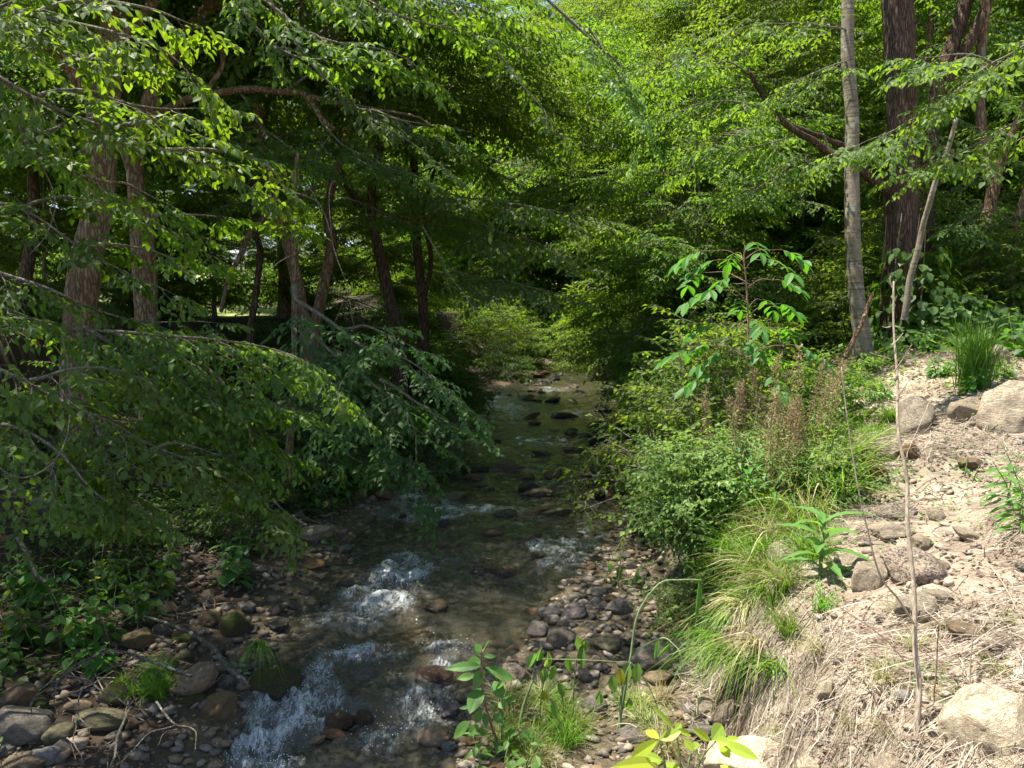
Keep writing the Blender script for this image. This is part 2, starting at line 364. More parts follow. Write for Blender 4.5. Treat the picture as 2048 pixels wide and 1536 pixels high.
M['stem_bluegreen'] = bark_mat('bluish_green_stem', (0.10, 0.15, 0.065), (0.16, 0.22, 0.10), (0.25, 0.30, 0.15), 0.2, 25, 0.1)
def rock_mat(name, wet=0.0, moss=0.0, tint=(1, 1, 1), speck=0.0):
    m, nd, ramp, mix, ma, done = newmat(name)
    tc = nd('TexCoord').outputs['Object']; oi = nd('ObjectInfo')
    off = nd('VectorMath', {0: tc, 1: nd('CombineXYZ', {0: ma('MULTIPLY', oi.outputs['Random'], 37.0), 1: ma('MULTIPLY', oi.outputs['Random'], 11.0)}).outputs[0]}, operation='ADD').outputs[0]
    n1 = nd('TexNoise', {'Vector': off, 'Scale': 2.2, 'Detail': 8, 'Roughness': 0.65, 'Distortion': 0.6}).outputs['Fac']
    n2 = nd('TexNoise', {'Vector': off, 'Scale': 14, 'Detail': 6, 'Roughness': 0.7}).outputs['Fac']
    n3 = nd('TexNoise', {'Vector': nd('Mapping', {'Vector': off, 'Rotation': (.5, .3, 0), 'Scale': (1, 1, 5)}).outputs[0], 'Scale': 2.5, 'Detail': 5, 'Roughness': 0.6}).outputs['Fac']
    base = oi.outputs['Color']
    c = mix(ramp(n1, [(0.35, (0, 0, 0)), (0.65, (1, 1, 1))]), mix(1.0, base, (0.62, 0.58, 0.54), 'MULTIPLY'), mix(1.0, base, (1.22, 1.18, 1.1), 'MULTIPLY'))
    c = mix(ma('MULTIPLY', ramp(n2, [(0.4, (1, 1, 1)), (0.6, (0, 0, 0))]), 0.45), c, mix(1.0, base, (0.55, 0.52, 0.5), 'MULTIPLY'))
    c = mix(ma('MULTIPLY', ramp(n3, [(0.52, (0, 0, 0)), (0.6, (1, 1, 1))]), 0.35), c, mix(1.0, base, (1.25, 1.0, 0.72), 'MULTIPLY'))
    if speck:
        vo = nd('TexVoronoi', {'Vector': off, 'Scale': 16}).outputs['Color']
        c = mix(ma('MULTIPLY', ramp(vo, [(0.3, (1, 1, 1)), (0.42, (0, 0, 0))]), speck), c, (0.05, 0.04, 0.035))
    if moss:
        up = nd('SeparateXYZ', {0: nd('NewGeometry').outputs['Normal']}).outputs[2]
        f = ma('MULTIPLY', ramp(ma('ADD', ma('MULTIPLY', up, 0.5), ma('MULTIPLY', n1, 0.9)), [(0.72 - .25 * moss, (0, 0, 0)), (0.86 - .2 * moss, (1, 1, 1))]), 0.95)
        mc = ramp(n2, [(0.3, (0.022, 0.032, 0.006)), (0.7, (0.085, 0.10, 0.018))]); c = mix(f, c, mc)
    b = nd('Bump', {'Strength': 0.8, 'Distance': 0.03, 'Height': ma('ADD', n2, ma('ADD', ma('MULTIPLY', n1, 1.2), ma('MULTIPLY', ramp(ma('ABSOLUTE', ma('SUBTRACT', n3, .5)), [(0.0, (0, 0, 0)), (0.035, (1, 1, 1))]), .5)))})
    p = nd('BsdfPrincipled', {'Base Color': c, 'Roughness': 0.85 - 0.68 * wet, 'Specular IOR Level': 0.3 + 0.3 * wet, 'Normal': b.outputs[0]}); done(p.outputs[0]); return m
M['rock'] = rock_mat('dry_stone'); M['rock_wet'] = rock_mat('wet_stone', wet=0.9); M['rock_moss'] = rock_mat('mossy_stone', moss=0.75)
M['rock_fullmoss'] = rock_mat('moss_covered_stone', moss=1.3); M['rock_speck'] = rock_mat('speckled_granite', speck=0.75)
def pebble_mat():
    m, nd, ramp, mix, ma, done = newmat('pebble')
    a = nd('Attribute', attribute_name='v').outputs['Fac']
    tc = nd('TexCoord').outputs['Object']
    n = nd('TexNoise', {'Vector': tc, 'Scale': 40, 'Detail': 5, 'Roughness': .7}).outputs['Fac']
    c = ramp(a, [(0, (0.06, 0.055, 0.05)), (0.25, (0.16, 0.135, 0.10)), (0.45, (0.20, 0.145, 0.09)), (0.6, (0.17, 0.16, 0.145)), (0.8, (0.30, 0.24, 0.17)), (1, (0.42, 0.37, 0.30))])
    c = mix(1.0, c, ramp(n, [(0.3, (0.55, 0.55, 0.55)), (0.7, (1.25, 1.2, 1.15))]), 'MULTIPLY')
    p = nd('BsdfPrincipled', {'Base Color': c, 'Roughness': 0.7, 'Specular IOR Level': 0.35}); done(p.outputs[0]); return m
M['pebble'] = pebble_mat()
def ground_mat():
    m, nd, ramp, mix, ma, done = newmat('earth')
    tc = nd('TexCoord').outputs['Object']
    zone = nd('Attribute', attribute_name='zone').outputs['Color']; z = nd('SeparateColor', {0: zone})
    n1 = nd('TexNoise', {'Vector': tc, 'Scale': 1.3, 'Detail': 8, 'Roughness': .65}).outputs['Fac']
    n2 = nd('TexNoise', {'Vector': tc, 'Scale': 22, 'Detail': 8, 'Roughness': .75}).outputs['Fac']
    n3 = nd('TexNoise', {'Vector': tc, 'Scale': 90, 'Detail': 4, 'Roughness': .7}).outputs['Fac']
    soil = ramp(n1, [(0.3, (0.035, 0.026, 0.018)), (0.7, (0.085, 0.062, 0.042))])
    dirt = mix(ramp(n2, [(0.35, (0, 0, 0)), (0.65, (1, 1, 1))]), (0.215, 0.172, 0.125), (0.44, 0.375, 0.28))
    n4 = nd('TexNoise', {'Vector': tc, 'Scale': 3.1, 'Detail': 9, 'Roughness': .72, 'Distortion': .5}).outputs['Fac']
    dirt = mix(ma('MULTIPLY', ramp(n4, [(0.45, (0, 0, 0)), (0.60, (1, 1, 1))]), 0.75), dirt, (0.175, 0.135, 0.10))
    dirt = mix(ma('MULTIPLY', ramp(n1, [(0.5, (0, 0, 0)), (0.62, (1, 1, 1))]), 0.6), dirt, (0.47, 0.41, 0.31))
    bed = ramp(n2, [(0.3, (0.045, 0.037, 0.024)), (0.55, (0.12, 0.098, 0.06)), (0.75, (0.21, 0.175, 0.11))])
    grass = ramp(n2, [(0.3, (0.16, 0.22, 0.05)), (0.7, (0.34, 0.38, 0.14))])
    c = mix(z.outputs[0], soil, dirt); c = mix(z.outputs[1], c, bed); c = mix(z.outputs[2], c, grass)
    c = mix(1.0, c, ramp(n3, [(0.3, (0.6, 0.6, 0.6)), (0.7, (1.3, 1.3, 1.3))]), 'MULTIPLY')
    b = nd('Bump', {'Strength': 0.7, 'Distance': 0.025, 'Height': ma('ADD', n2, ma('MULTIPLY', n3, .5))})
    p = nd('BsdfPrincipled', {'Base Color': c, 'Roughness': 0.9, 'Specular IOR Level': 0.2, 'Normal': b.outputs[0]}); done(p.outputs[0]); return m
M['ground'] = ground_mat()
def water_mat():
    m, nd, ramp, mix, ma, done = newmat('stream_water')
    fl = nd('Attribute', attribute_name='flow').outputs['Vector']
    tc = nd('TexCoord').outputs['Object']
    foam_glint = nd('Attribute', attribute_name='foam_glint').outputs['Fac']
    a = nd('TexNoise', {'Vector': nd('Mapping', {'Vector': fl, 'Scale': (3.2, 4.2, 1)}).outputs[0], 'Scale': 1.5, 'Detail': 5, 'Roughness': .6, 'Distortion': 1.4}).outputs['Fac']
    b_ = nd('TexNoise', {'Vector': nd('Mapping', {'Vector': fl, 'Scale': (7, 10, 1)}).outputs[0], 'Scale': 2.5, 'Detail': 4, 'Roughness': .6, 'Distortion': .9}).outputs['Fac']
    h = ma('ADD', a, ma('MULTIPLY', b_, 0.5))
    bmp = nd('Bump', {'Strength': 0.8, 'Distance': 0.06, 'Height': h})
    fr = nd('Fresnel', {'IOR': 1.33, 'Normal': bmp.outputs[0]})
    deep = nd('BsdfDiffuse', {'Color': (0.072, 0.068, 0.050)})
    tra = nd('BsdfTransparent', {'Color': (0.74, 0.69, 0.52)})
    body = nd('MixShader', {0: 0.38, 1: tra.outputs[0], 2: deep.outputs[0]})
    gl = nd('BsdfGlossy', {'Color': (1, 1, 1), 'Roughness': 0.05, 'Normal': bmp.outputs[0]})
    wat = nd('MixShader', {0: ma('ADD', ma('MULTIPLY', fr.outputs[0], 1.15), 0.02, True), 1: body.outputs[0], 2: gl.outputs[0]})
    f1 = nd('TexNoise', {'Vector': nd('Mapping', {'Vector': fl, 'Scale': (6, 4.2, 1)}).outputs[0], 'Scale': 3.6, 'Detail': 8, 'Roughness': .6, 'Distortion': 1.0}).outputs['Fac']
    rg = ma('SUBTRACT', 1.0, ma('MULTIPLY', ma('ABSOLUTE', ma('SUBTRACT', f1, 0.5)), 11.0), True)      # thin lace along the noise's mid line
    f2 = nd('TexNoise', {'Vector': nd('Mapping', {'Vector': fl, 'Scale': (3, 2.0, 1)}).outputs[0], 'Scale': 1.9, 'Detail': 7, 'Roughness': .68, 'Distortion': .8}).outputs['Fac']
    f3 = nd('TexNoise', {'Vector': tc, 'Scale': 75, 'Detail': 4, 'Roughness': .65}).outputs['Fac']
    cr = nd('Attribute', attribute_name='crest').outputs['Fac']
    clot = ramp(ma('ADD', ma('MULTIPLY', f2, .9), ma('MULTIPLY', cr, .34)), [(0.56, (0, 0, 0)), (0.92, (1, 1, 1))])
    fm = ma('ADD', ma('MULTIPLY', rg, ma('ADD', .25, ma('MULTIPLY', clot, .5))), ma('MULTIPLY', clot, ma('MULTIPLY', f3, 1.15)))
    fm = ma('MULTIPLY', fm, ramp(foam_glint, [(0.10, (0, 0, 0)), (0.65, (1, 1, 1))]))
    fm = ramp(fm, [(0.08, (0, 0, 0)), (0.9, (.85, .85, .85))])
    fo = nd('BsdfPrincipled', {'Base Color': (0.62, 0.68, 0.70), 'Roughness': 0.4, 'Normal': bmp.outputs[0]})
    x = nd('MixShader', {0: fm, 1: wat.outputs[0], 2: fo.outputs[0]}); done(x.outputs[0]); return m
M['water'] = water_mat()
def flat_mat(name, c, rough=.8):
    m, nd, ramp, mix, ma, done = newmat(name)
    n = nd('TexNoise', {'Vector': nd('TexCoord').outputs['Object'], 'Scale': 3, 'Detail': 6}).outputs['Fac']
    p = nd('BsdfPrincipled', {'Base Color': mix(n, [q * .8 for q in c], [q * 1.2 for q in c]), 'Roughness': rough}); done(p.outputs[0]); return m
M['road'] = flat_mat('old_asphalt', (0.20, 0.21, 0.22))
# ------------------------------------------------------------------ setting: ground, water, road
def spaced(a, b, f):
    out = [a]
    while out[-1] < b: out.append(out[-1] + f(out[-1]))
    return np.array(out)
gy = np.concatenate([-spaced(0.0, 60, lambda y: 0.3 + y * .15)[::-1][:-1], spaced(0.0, 420, lambda y: 0.2 if y < 2 else (0.028 + max(0, y - 5) * 0.0085 if y < 40 else 1 + (y - 40) * .12))])
_xs = spaced(0.0, 320, lambda x: 0.035 + max(0, x - 4.0) * 0.05)
gx = np.concatenate([-_xs[::-1][:-1], _xs])
X, Y = np.meshgrid(gx, gy); Z = ground(X, Y)
gm = MB(); ny, nx = X.shape
ii = (np.arange(ny - 1)[:, None] * nx + np.arange(nx - 1)[None]).ravel()
gm.add(np.stack([X, Y, Z], -1).reshape(-1, 3), None, np.stack([ii, ii + 1, ii + nx + 1, ii + nx], -1))
g = link('ground', gm.mesh('ground', M['ground'], True)); tag(g, kind='structure')
dL, dR = Le(Y) - X, X - Re(Y); E = dR - bar_w(Y)
zd = sst(-0.2, 0.35, E + .3 * noise3(X * 2, Y * 2, 9.)) * (1 - sst(9.5, 13, Y)) ; zb = (1 - sst(0.1, 0.6, dL)) * (1 - sst(-0.1, 0.4, E))
zg = np.maximum(sst(5.5, 7.5, dL) * sst(9, 12, Y), sst(16, 22, E) * sst(12, 20, Y))
ca = g.data.attributes.new('zone', 'FLOAT_COLOR', 'POINT')
ca.data.foreach_set('color', np.stack([zd, zb, zg, np.ones_like(zd)], -1).astype(np.float32).ravel())
# water, with its ledges and the froth below them
FO = []
for (px, py, sx, sy, am) in [(600, 1420, 95, 45, 1.0), (520, 1490, 85, 55, 1.0), (470, 1525, 60, 30, .9), (640, 1350, 40, 40, .7), (720, 1310, 95, 22, .8), (700, 1240, 90, 30, .85), (760, 1190, 85, 45, .9), (810, 1140, 60, 35, .9),
                             (900, 1298, 70, 16, .8), (850, 1420, 80, 45, .85), (760, 1480, 60, 40, .6), (560, 1530, 60, 25, .8), (880, 1120, 60, 15, .5), (1010, 815, 60, 12, .9), (990, 800, 40, 10, .9), (1070, 880, 60, 10, .55),
                             (980, 940, 70, 10, .4), (1110, 965, 80, 10, .4), (1100, 1020, 80, 10, .3), (930, 1050, 60, 10, .3), (1140, 830, 60, 8, .6), (1100, 780, 60, 7, .6), (1200, 940, 40, 10, .45), (950, 1185, 60, 18, .35), (890, 1330, 50, 20, .6)]:
    d = FWD + (px - 1024) / FPX * RT + (768 - py) / FPX * UP
    s = np.arange(2, 50, .01); p = CAM + s[:, None] * d; k = np.argmax(p[:, 2] < Wl(p[:, 0], p[:, 1])); c = p[k]; D_ = s[k]
    ry = sy / FPX * D_ / max(0.12, -d[2] / d[1])
    FO.append((c[0], c[1], sx / FPX * D_, ry, am))
wy = spaced(2.0, 50, lambda y: 0.02 + max(0, y - 7) * 0.0032); tt = np.linspace(-0.12, 1.12, 200)
TT, WYY = np.meshgrid(tt, wy); l_, r_ = Le(WYY), Re(WYY); WX = l_ + (r_ - l_) * TT
WZZ = Wl(WX, WYY)
fo = np.zeros_like(WX)
pt = .58 * np.clip((fbm(TT * 2.2 + .1 * WYY, WYY * .8, 31., 3) + .05) * 4, 0, 1) * sst(6.8, 8.5, WYY) * (1 - .75 * sst(16, 22, WYY))      # upper stream riffles: froth flecks, with white painted in for sky glints
for (cx, cy, ax, ay, am) in FO: fo = np.maximum(fo, am * np.exp(-(((WX - cx) / ax) ** 2 + ((WYY - cy) / ay) ** 2) * 0.9))
fo = np.maximum(fo, pt)
slope = np.gradient(np.interp(_yf, _yf, _W), _yf); sl = np.interp(WYY - .28 * (WX + 1), _yf, slope)
U_ = TT * 2.6 + .12 * WYY; wpx, wpy = U_ + .35 * fbm(U_ * 1.3, WYY * 1.1, 4.), WYY + .35 * fbm(U_ * 1.3, WYY * 1.1, 8.)
rip = (1 - np.abs(fbm(wpx * 2.3, wpy * 3.4, .3, 3)) * 2.6) * .6 + .8 * fbm(wpx * 6, wpy * 8, .7, 3)      # short sharp-crested ripples
am = 0.020 + 0.024 * np.clip(.5 + fbm(U_ * .6, WYY * .5, 12.), 0, 1) + 0.052 * np.clip(fo, 0, 1) + 0.06 * np.clip(sl, 0, .5)
WZZ = WZZ + am * rip - .01
crest = np.clip(fo, 0, 1) * np.clip(.5 + .75 * rip + .5 * fbm(wpx * 3, wpy * 1.6, 21., 4), 0, 2)
wm = MB(); ny, nx = WX.shape; ii = (np.arange(ny - 1)[:, None] * nx + np.arange(nx - 1)[None]).ravel()
wm.add(np.stack([WX, WYY, WZZ], -1).reshape(-1, 3), None, np.stack([ii, ii + 1, ii + nx + 1, ii + nx], -1))
wo = link('water', wm.mesh('water', M['water'], True)); tag(wo, kind='structure')
a_ = wo.data.attributes.new('foam_glint', 'FLOAT', 'POINT'); a_.data.foreach_set('value', fo.astype(np.float32).ravel())
a_ = wo.data.attributes.new('crest', 'FLOAT', 'POINT'); a_.data.foreach_set('value', crest.astype(np.float32).ravel())
a_ = wo.data.attributes.new('flow', 'FLOAT_VECTOR', 'POINT'); a_.data.foreach_set('vector', np.stack([TT * 2.5 + .1 * WYY, WYY, 0 * TT], -1).astype(np.float32).ravel())
rd = MB(); q = np.linspace(-60, -6.5, 120); yy = 36 + q * 0.12
for s0 in (0.0,):
    z0 = ground(q, yy, False) + .05; z1 = ground(q, yy + 2.8, False) + .06
    V = np.stack([np.stack([q, yy, z0], -1), np.stack([q, yy + 2.8, z1], -1)], 1).reshape(-1, 3); i = np.arange(119)[:, None] * 2
    rd.add(V, None, i + [0, 2, 3, 1])
tag(link('road', rd.mesh('road', M['road'])), kind='structure')
# ================================================================== stones
import bmesh
def ico(n):
    bm = bmesh.new(); bmesh.ops.create_icosphere(bm, subdivisions=n, radius=1.0); bm.verts.ensure_lookup_table()
    v = np.array([q.co[:] for q in bm.verts]); f = np.array([[w_.index for w_ in q.verts] for q in bm.faces]); bm.free(); return v, f
def rock_shape(n, r, cuts, rough=0.22):
    v, f = ico(n); o = r.uniform(0, 50, 3)
    v = v * (1 + rough * 1.5 * fbm(v[:, 0] * .9 + o[0], v[:, 1] * .9 + o[1], v[:, 2] * .9 + o[2], 2))[:, None]
    for _ in range(cuts):
        d = unit(r.normal(0, 1, 3)); k = r.uniform(0.55, 0.85); s = v @ d; m = s > k
        v[m] -= ((s[m] - k) * 0.93)[:, None] * d
    v = v * (1 + rough * .55 * fbm(v[:, 0] * 3.5 + o[0], v[:, 1] * 4 + o[1], v[:, 2] * 4 + o[2], 3))[:, None]
    v -= (v.max(0) + v.min(0)) / 2; v /= (v.max(0) - v.min(0)) / 2
    return v, f
RM = {}
r_ = np.random.default_rng(3)
for kind, cuts, cnt in (('round', 4, 7), ('angular', 10, 7)):
    shapes = [rock_shape(4, r_, cuts + i % 2, .2 if kind == 'round' else .15) for i in range(cnt)]
    RM[kind] = shapes
MESHC = {}
def rock_mesh(kind, i, mk):
    key = (kind, i, mk)
    if key not in MESHC:
        v, f = RM[kind][i]; MESHC[key] = MB().add(v, f).mesh('stone', M[mk], True)
    return MESHC[key]
placed = []
GREY, TAN, RUST, DARK, PALE, CREAM, BROWN, BLUE, PINK, OLIVE = (.20, .19, .17), (.30, .235, .16), (.24, .16, .09), (.06, .055, .05), (.42, .37, .29), (.68, .60, .45), (.16, .11, .07), (.22, .24, .27), (.37, .31, .255), (.17, .16, .10)
def stone(pos, sx, sy, sz, kind, col, mk, label, cat='stone', group=None, yaw=None, tilt=0.0, pitch=0.0, r=None, name='stone'):
    r = r or rng
    o = link(name, rock_mesh(kind, int(r.integers(0, 7)), mk), None, pos)
    o.scale = (sx, sy, sz); o.rotation_euler = (pitch + r.normal(0, .1), tilt + r.normal(0, .06), (yaw if yaw is not None else r.uniform(-.4, .4)))
    j = r.uniform(.9, 1.1); o.color = (*[min(1, c * j) for c in col], 1)
    placed.append((pos[0], pos[1], max(sx, sy)))
    return tag(o, label, cat, group)
def hero(px, py, w_, h_, kind, col, mk, label, tilt=0.0, name='stone', cat='stone', sink=0.33, yaw=None):
    p, d = gp(px, py + h_ * .25)
    if mk == 'rock_wet':
        pw, dw = wp(px, py + h_ * .3)
        if float(Le(pw[1])) < pw[0] < float(Re(pw[1])): p, d, sink = pw, dw, .34
    W_ = w_ / FPX * d / 2; H_ = h_ / FPX * d / 2
    sz = H_ * 0.95; sy = min(W_ * .85, H_ * 1.6)
    return stone((p[0], p[1] + sy * .3, p[2] + sz * (1 - 2 * sink) + .0), W_, sy, sz, kind, col, mk, label, cat, None, yaw if yaw is not None else rng.uniform(-.25, .25), tilt, 0.0, None, name)
BGREY = (.36, .325, .26)
HB = [
 (1838, 838, 78, 120, 'angular', BGREY, 'rock', 'upright grey boulder leaning at the edge of the weeds on the dirt bank', .35, 'boulder'),
 (1940, 822, 80, 70, 'angular', (.36, .315, .24), 'rock', 'hunched tan boulder just right of the upright grey boulder', .3, 'boulder'),
 (2030, 812, 150, 130, 'angular', PALE, 'rock', 'big pale boulder half out of the picture at the top of the dirt bank', 0, 'boulder'),
 (1988, 712, 66, 56, 'angular', PALE, 'rock', 'pale boulder behind the tall green grass clump', 0, 'boulder'),
 (1752, 905, 95, 52, 'round', PALE, 'rock_speck', 'low rounded pale granite boulder beside the dry weeds', 0, 'boulder'),
 (1822, 905, 40, 48, 'angular', RUST, 'rock', 'rusty stone pressed against the low granite boulder', -.3, 'stone'),
 (1735, 950, 88, 66, 'angular', (.14, .085, .045), 'rock', 'crumbly dark brown clod on the edge of the weeds', 0, 'stone'),
 (1785, 1026, 100, 52, 'round', BGREY, 'rock_speck', 'speckled grey boulder sunk in pale gravel on the bank', 0, 'boulder'),
 (1585, 1108, 82, 62, 'angular', BGREY, 'rock', 'rough grey boulder behind the broad leaved weed', 0, 'boulder'),
 (1742, 1160, 74, 92, 'round', PALE, 'rock', 'smooth pale upright boulder on the slope behind the thin bare sapling', .45, 'boulder'),
 (1838, 1142, 128, 98, 'angular', PINK, 'rock_speck', 'large pinkish tan boulder directly behind the bare sapling', .2, 'boulder'),
 (1838, 1222, 84, 72, 'round', BGREY, 'rock', 'grey boulder in shade below the large pinkish boulder', 0, 'boulder'),
 (1708, 1124, 56, 32, 'round', BGREY, 'rock', 'small smooth grey stone left of the smooth pale upright boulder', 0, 'stone'),
 (1790, 1062, 85, 42, 'angular', PALE, 'rock', 'arched pale rock up the slope from the large pinkish boulder', 0, 'stone'),
 (1942, 1266, 95, 34, 'angular', TAN, 'rock', 'flat tan slab tilted down the dirt slope', .35, 'stone'),
 (2002, 1450, 205, 165, 'round', CREAM, 'rock', 'huge smooth cream boulder in the corner of the dirt bank', -.35, 'boulder'),
 (1505, 1540, 190, 90, 'round', CREAM, 'rock', 'cream boulder behind the yellow leaved sprig', 0, 'boulder'),
 (2030, 1540, 80, 60, 'round', CREAM, 'rock', 'cream stone under the huge smooth cream boulder', 0, 'stone'),
 (1800, 1532, 100, 40, 'angular', PALE, 'rock', 'pale stone at the foot of the bare sapling', -.2, 'stone'),
 (1940, 1207, 48, 30, 'round', CREAM, 'rock', 'oval cream stone right of the shaded grey boulder', .4, 'stone'),
 (1992, 1255, 42, 36, 'round', PALE, 'rock', 'round pale stone beyond the flat tan slab', 0, 'stone'),
 (1655, 1382, 42, 58, 'angular', CREAM, 'rock', 'jagged cream stone standing at the lip of the bank', 0, 'stone'),
 (1882, 1132, 36, 30, 'round', PINK, 'rock', 'small pink stone touching the large pinkish boulder', 0, 'stone'),
 (1625, 1530, 60, 40, 'angular', CREAM, 'rock', 'white edged stone right of the cream boulder', 0, 'stone'),
 (1875, 1032, 40, 36, 'round', PALE, 'rock', 'pale knobbly stone in the gravel above the arched rock', .6, 'stone'),
 (1940, 1070, 70, 26, 'angular', PALE, 'rock', 'long pale stone lying down the upper slope', .4, 'stone'),
 (1808, 1350, 50, 55, 'angular', PALE, 'rock', 'pale wedge stone just behind the sapling stem', .5, 'stone'),
 # right cobble bar
 (1120, 1277, 66, 54, 'round', (.15, .135, .12), 'rock', 'rounded dark boulder at the water edge of the right cobble bar', 0, 'boulder'),
 (1240, 1215, 56, 46, 'angular', GREY, 'rock', 'blocky grey stone at the back of the right cobble bar', 0, 'stone'),
 (1061, 1231, 42, 42, 'angular', RUST, 'rock', 'angular rusty stone at the tip of the right cobble bar', .2, 'stone'),
 (1102, 1226, 54, 26, 'round', GREY, 'rock', 'long grey stone right of the angular rusty stone', .1, 'stone'),
 (1148, 1228, 58, 34, 'round', (.17, .155, .16), 'rock', 'slanting purplish grey stone in the middle of the right cobble bar', -.4, 'stone'),
 (1026, 1346, 66, 44, 'angular', PINK, 'rock_speck', 'speckled pink granite stone behind the leafy green weed', .1, 'stone'),
 (1195, 1185, 44, 24, 'round', GREY, 'rock', 'flat grey stone below the drooping leafy plant', 0, 'stone'),
 (1212, 1292, 62, 38, 'round', OLIVE, 'rock', 'olive grey round stone beside the bent hollow stalk', 0, 'stone'),
 (1302, 1312, 84, 72, 'round', GREY, 'rock', 'big rounded grey stone under the arching stalk', 0, 'boulder'),
 (1348, 1312, 48, 54, 'round', (.16, .15, .15), 'rock', 'dark rounded stone right of the big rounded grey stone', 0, 'stone'),
 (1318, 1358, 58, 30, 'angular', TAN, 'rock', 'flat tan stone below the big rounded grey stone', .1, 'stone'),
 (1328, 1398, 46, 30, 'round', TAN, 'rock', 'tan stone at the foot of the bank, left of the bright slab', 0, 'stone'),
 (1372, 1408, 64, 26, 'angular', (.25, .21, .17), 'rock', 'long brown stone bridging two others at the foot of the bank', -.15, 'stone'),
 (1415, 1412, 40, 50, 'angular', PALE, 'rock', 'bright pale upright slab at the foot of the bank', .2, 'stone'),
 (1450, 1420, 40, 72, 'angular', PINK, 'rock', 'tall pinkish slab leaning on the cut bank', .5, 'stone'),
 (1410, 1465, 66, 34, 'angular', GREY, 'rock', 'wide grey stone behind the yellow leaved sprig', .1, 'stone'),
 (1345, 1490, 46, 30, 'round', TAN, 'rock', 'tan stone seen through the yellow leaved sprig', 0, 'stone'),
 (1190, 1410, 54, 36, 'round', GREY, 'rock', 'grey stone among the wilted stalks', 0, 'stone'),
 (1265, 1470, 60, 40, 'angular', GREY, 'rock', 'grey stone in the dry grass of the near cobble bar', 0, 'stone'),
 # stream
 (868, 1472, 72, 46, 'round', TAN, 'rock_wet', 'brown rounded boulder in the edge of the rapids', -.1, 'boulder'),
 (897, 1492, 34, 24, 'round', BLUE, 'rock_wet', 'small blue grey stone tucked under the brown rounded boulder', 0, 'stone'),
 (672, 1440, 76, 34, 'round', (.075, .05, .03), 'rock_wet', 'glossy dark brown stone splitting the rapids', -.1, 'stone'),
 (728, 1434, 38, 42, 'round', (.07, .05, .03), 'rock_wet', 'almost black stone beside the glossy brown one in the rapids', 0, 'stone'),
 (670, 1468, 66, 20, 'round', (.15, .085, .055), 'rock_wet', 'reddish wet stone below the glossy dark brown stone', .2, 'stone'),
 (630, 1481, 44, 14, 'angular', TAN, 'rock_wet', 'small yellowish wet stone at the foot of the rapids', -.2, 'stone'),
 (868, 1346, 84, 34, 'round', (.09, .055, .04), 'rock_wet', 'long dark reddish wet stone left of the leafy green weed', -.15, 'stone'),
 (930, 1392, 46, 38, 'angular', OLIVE, 'rock_wet', 'mottled olive stone in the shallows behind the leafy green weed', .3, 'stone'),
 (900, 1420, 44, 30, 'angular', (.14, .12, .14), 'rock_wet', 'purplish wet stone in the shallows above the brown boulder', 0, 'stone'),
 (870, 1215, 54, 28, 'round', (.09, .07, .05), 'rock_wet', 'brown wet stone breaking the middle of the upper rapids', 0, 'stone'),
 (690, 1165, 40, 24, 'round', DARK, 'rock_wet', 'dark wet stone at the left edge of the upper rapids', 0, 'stone'),
 (1070, 1022, 60, 18, 'round', RUST, 'rock_wet', 'rusty flat stone breaking the stream surface at mid distance', 0, 'stone'),
 # left bank
 (540, 1368, 120, 96, 'angular', (.10, .085, .06), 'rock_moss', 'big mossy boulder beside the small waterfall', 0, 'boulder'),
 (378, 1370, 116, 54, 'round', TAN, 'rock', 'long smooth tan boulder left of the mossy boulder', -.35, 'boulder'),
 (432, 1338, 58, 30, 'round', GREY, 'rock', 'pale grey stone under the lichened stick', 0, 'stone'),
 (448, 1366, 34, 46, 'round', GREY, 'rock', 'egg shaped grey stone between the long tan boulder and the mossy boulder', .2, 'stone'),
 (378, 1402, 68, 26, 'round', OLIVE, 'rock_fullmoss', 'small bright moss covered stone under the long tan boulder', -.15, 'stone'),
 (434, 1418, 78, 64, 'angular', (.22, .155, .08), 'rock_wet', 'wet golden brown boulder at the left edge of the rapids', -.3, 'boulder'),
 (222, 1388, 60, 56, 'round', OLIVE, 'rock_moss', 'round moss capped boulder among the bare sticks', 0, 'boulder'),
 (192, 1442, 104, 46, 'round', OLIVE, 'rock', 'broad greenish grey boulder on the left cobble bar', 0, 'boulder'),
 (24, 1400, 84, 74, 'angular', (.28, .2, .13), 'rock', 'brown angular boulder at the left edge of the picture', 0, 'boulder'),
 (36, 1456, 128, 84, 'round', GREY, 'rock', 'large grey boulder in the left corner', .15, 'boulder'),
 (104, 1472, 76, 46, 'angular', OLIVE, 'rock', 'pointed grey green stone right of the large grey corner boulder', -.35, 'stone'),
 (84, 1516, 62, 46, 'angular', (.33, .34, .35), 'rock', 'pale bluish stone in the left corner', -.1, 'stone'),
 (122, 1502, 46, 54, 'angular', GREY, 'rock', 'grey square stone right of the pale bluish stone', .2, 'stone'),
 (8, 1500, 46, 36, 'round', GREY, 'rock', 'grey stone cut by the picture edge under the large corner boulder', 0, 'stone'),
 (34, 1536, 96, 44, 'round', TAN, 'rock', 'tan stone at the very bottom of the left corner', 0, 'stone'),
 (268, 1278, 66, 48, 'angular', (.22, .18, .10), 'rock', 'flat topped brown stone at the foot of the broad leaved herbs', 0, 'stone'),
 (318, 1262, 44, 28, 'round', GREY, 'rock', 'greenish stone beside the flat topped brown stone', 0, 'stone'),
 (362, 1280, 56, 24, 'round', OLIVE, 'rock_moss', 'flat mossy stone under the leafy stems', 0, 'stone'),
 (365, 1312, 34, 36, 'round', OLIVE, 'rock', 'round olive stone below the flat mossy stone', 0, 'stone'),
 (465, 1252, 76, 60, 'round', (.11, .085, .05), 'rock_moss', 'round dark brown boulder on the left bank of the rapids', 0, 'boulder'),
 (420, 1238, 52, 44, 'round', (.15, .12, .075), 'rock', 'brown stone half behind the round dark brown boulder', 0, 'stone'),
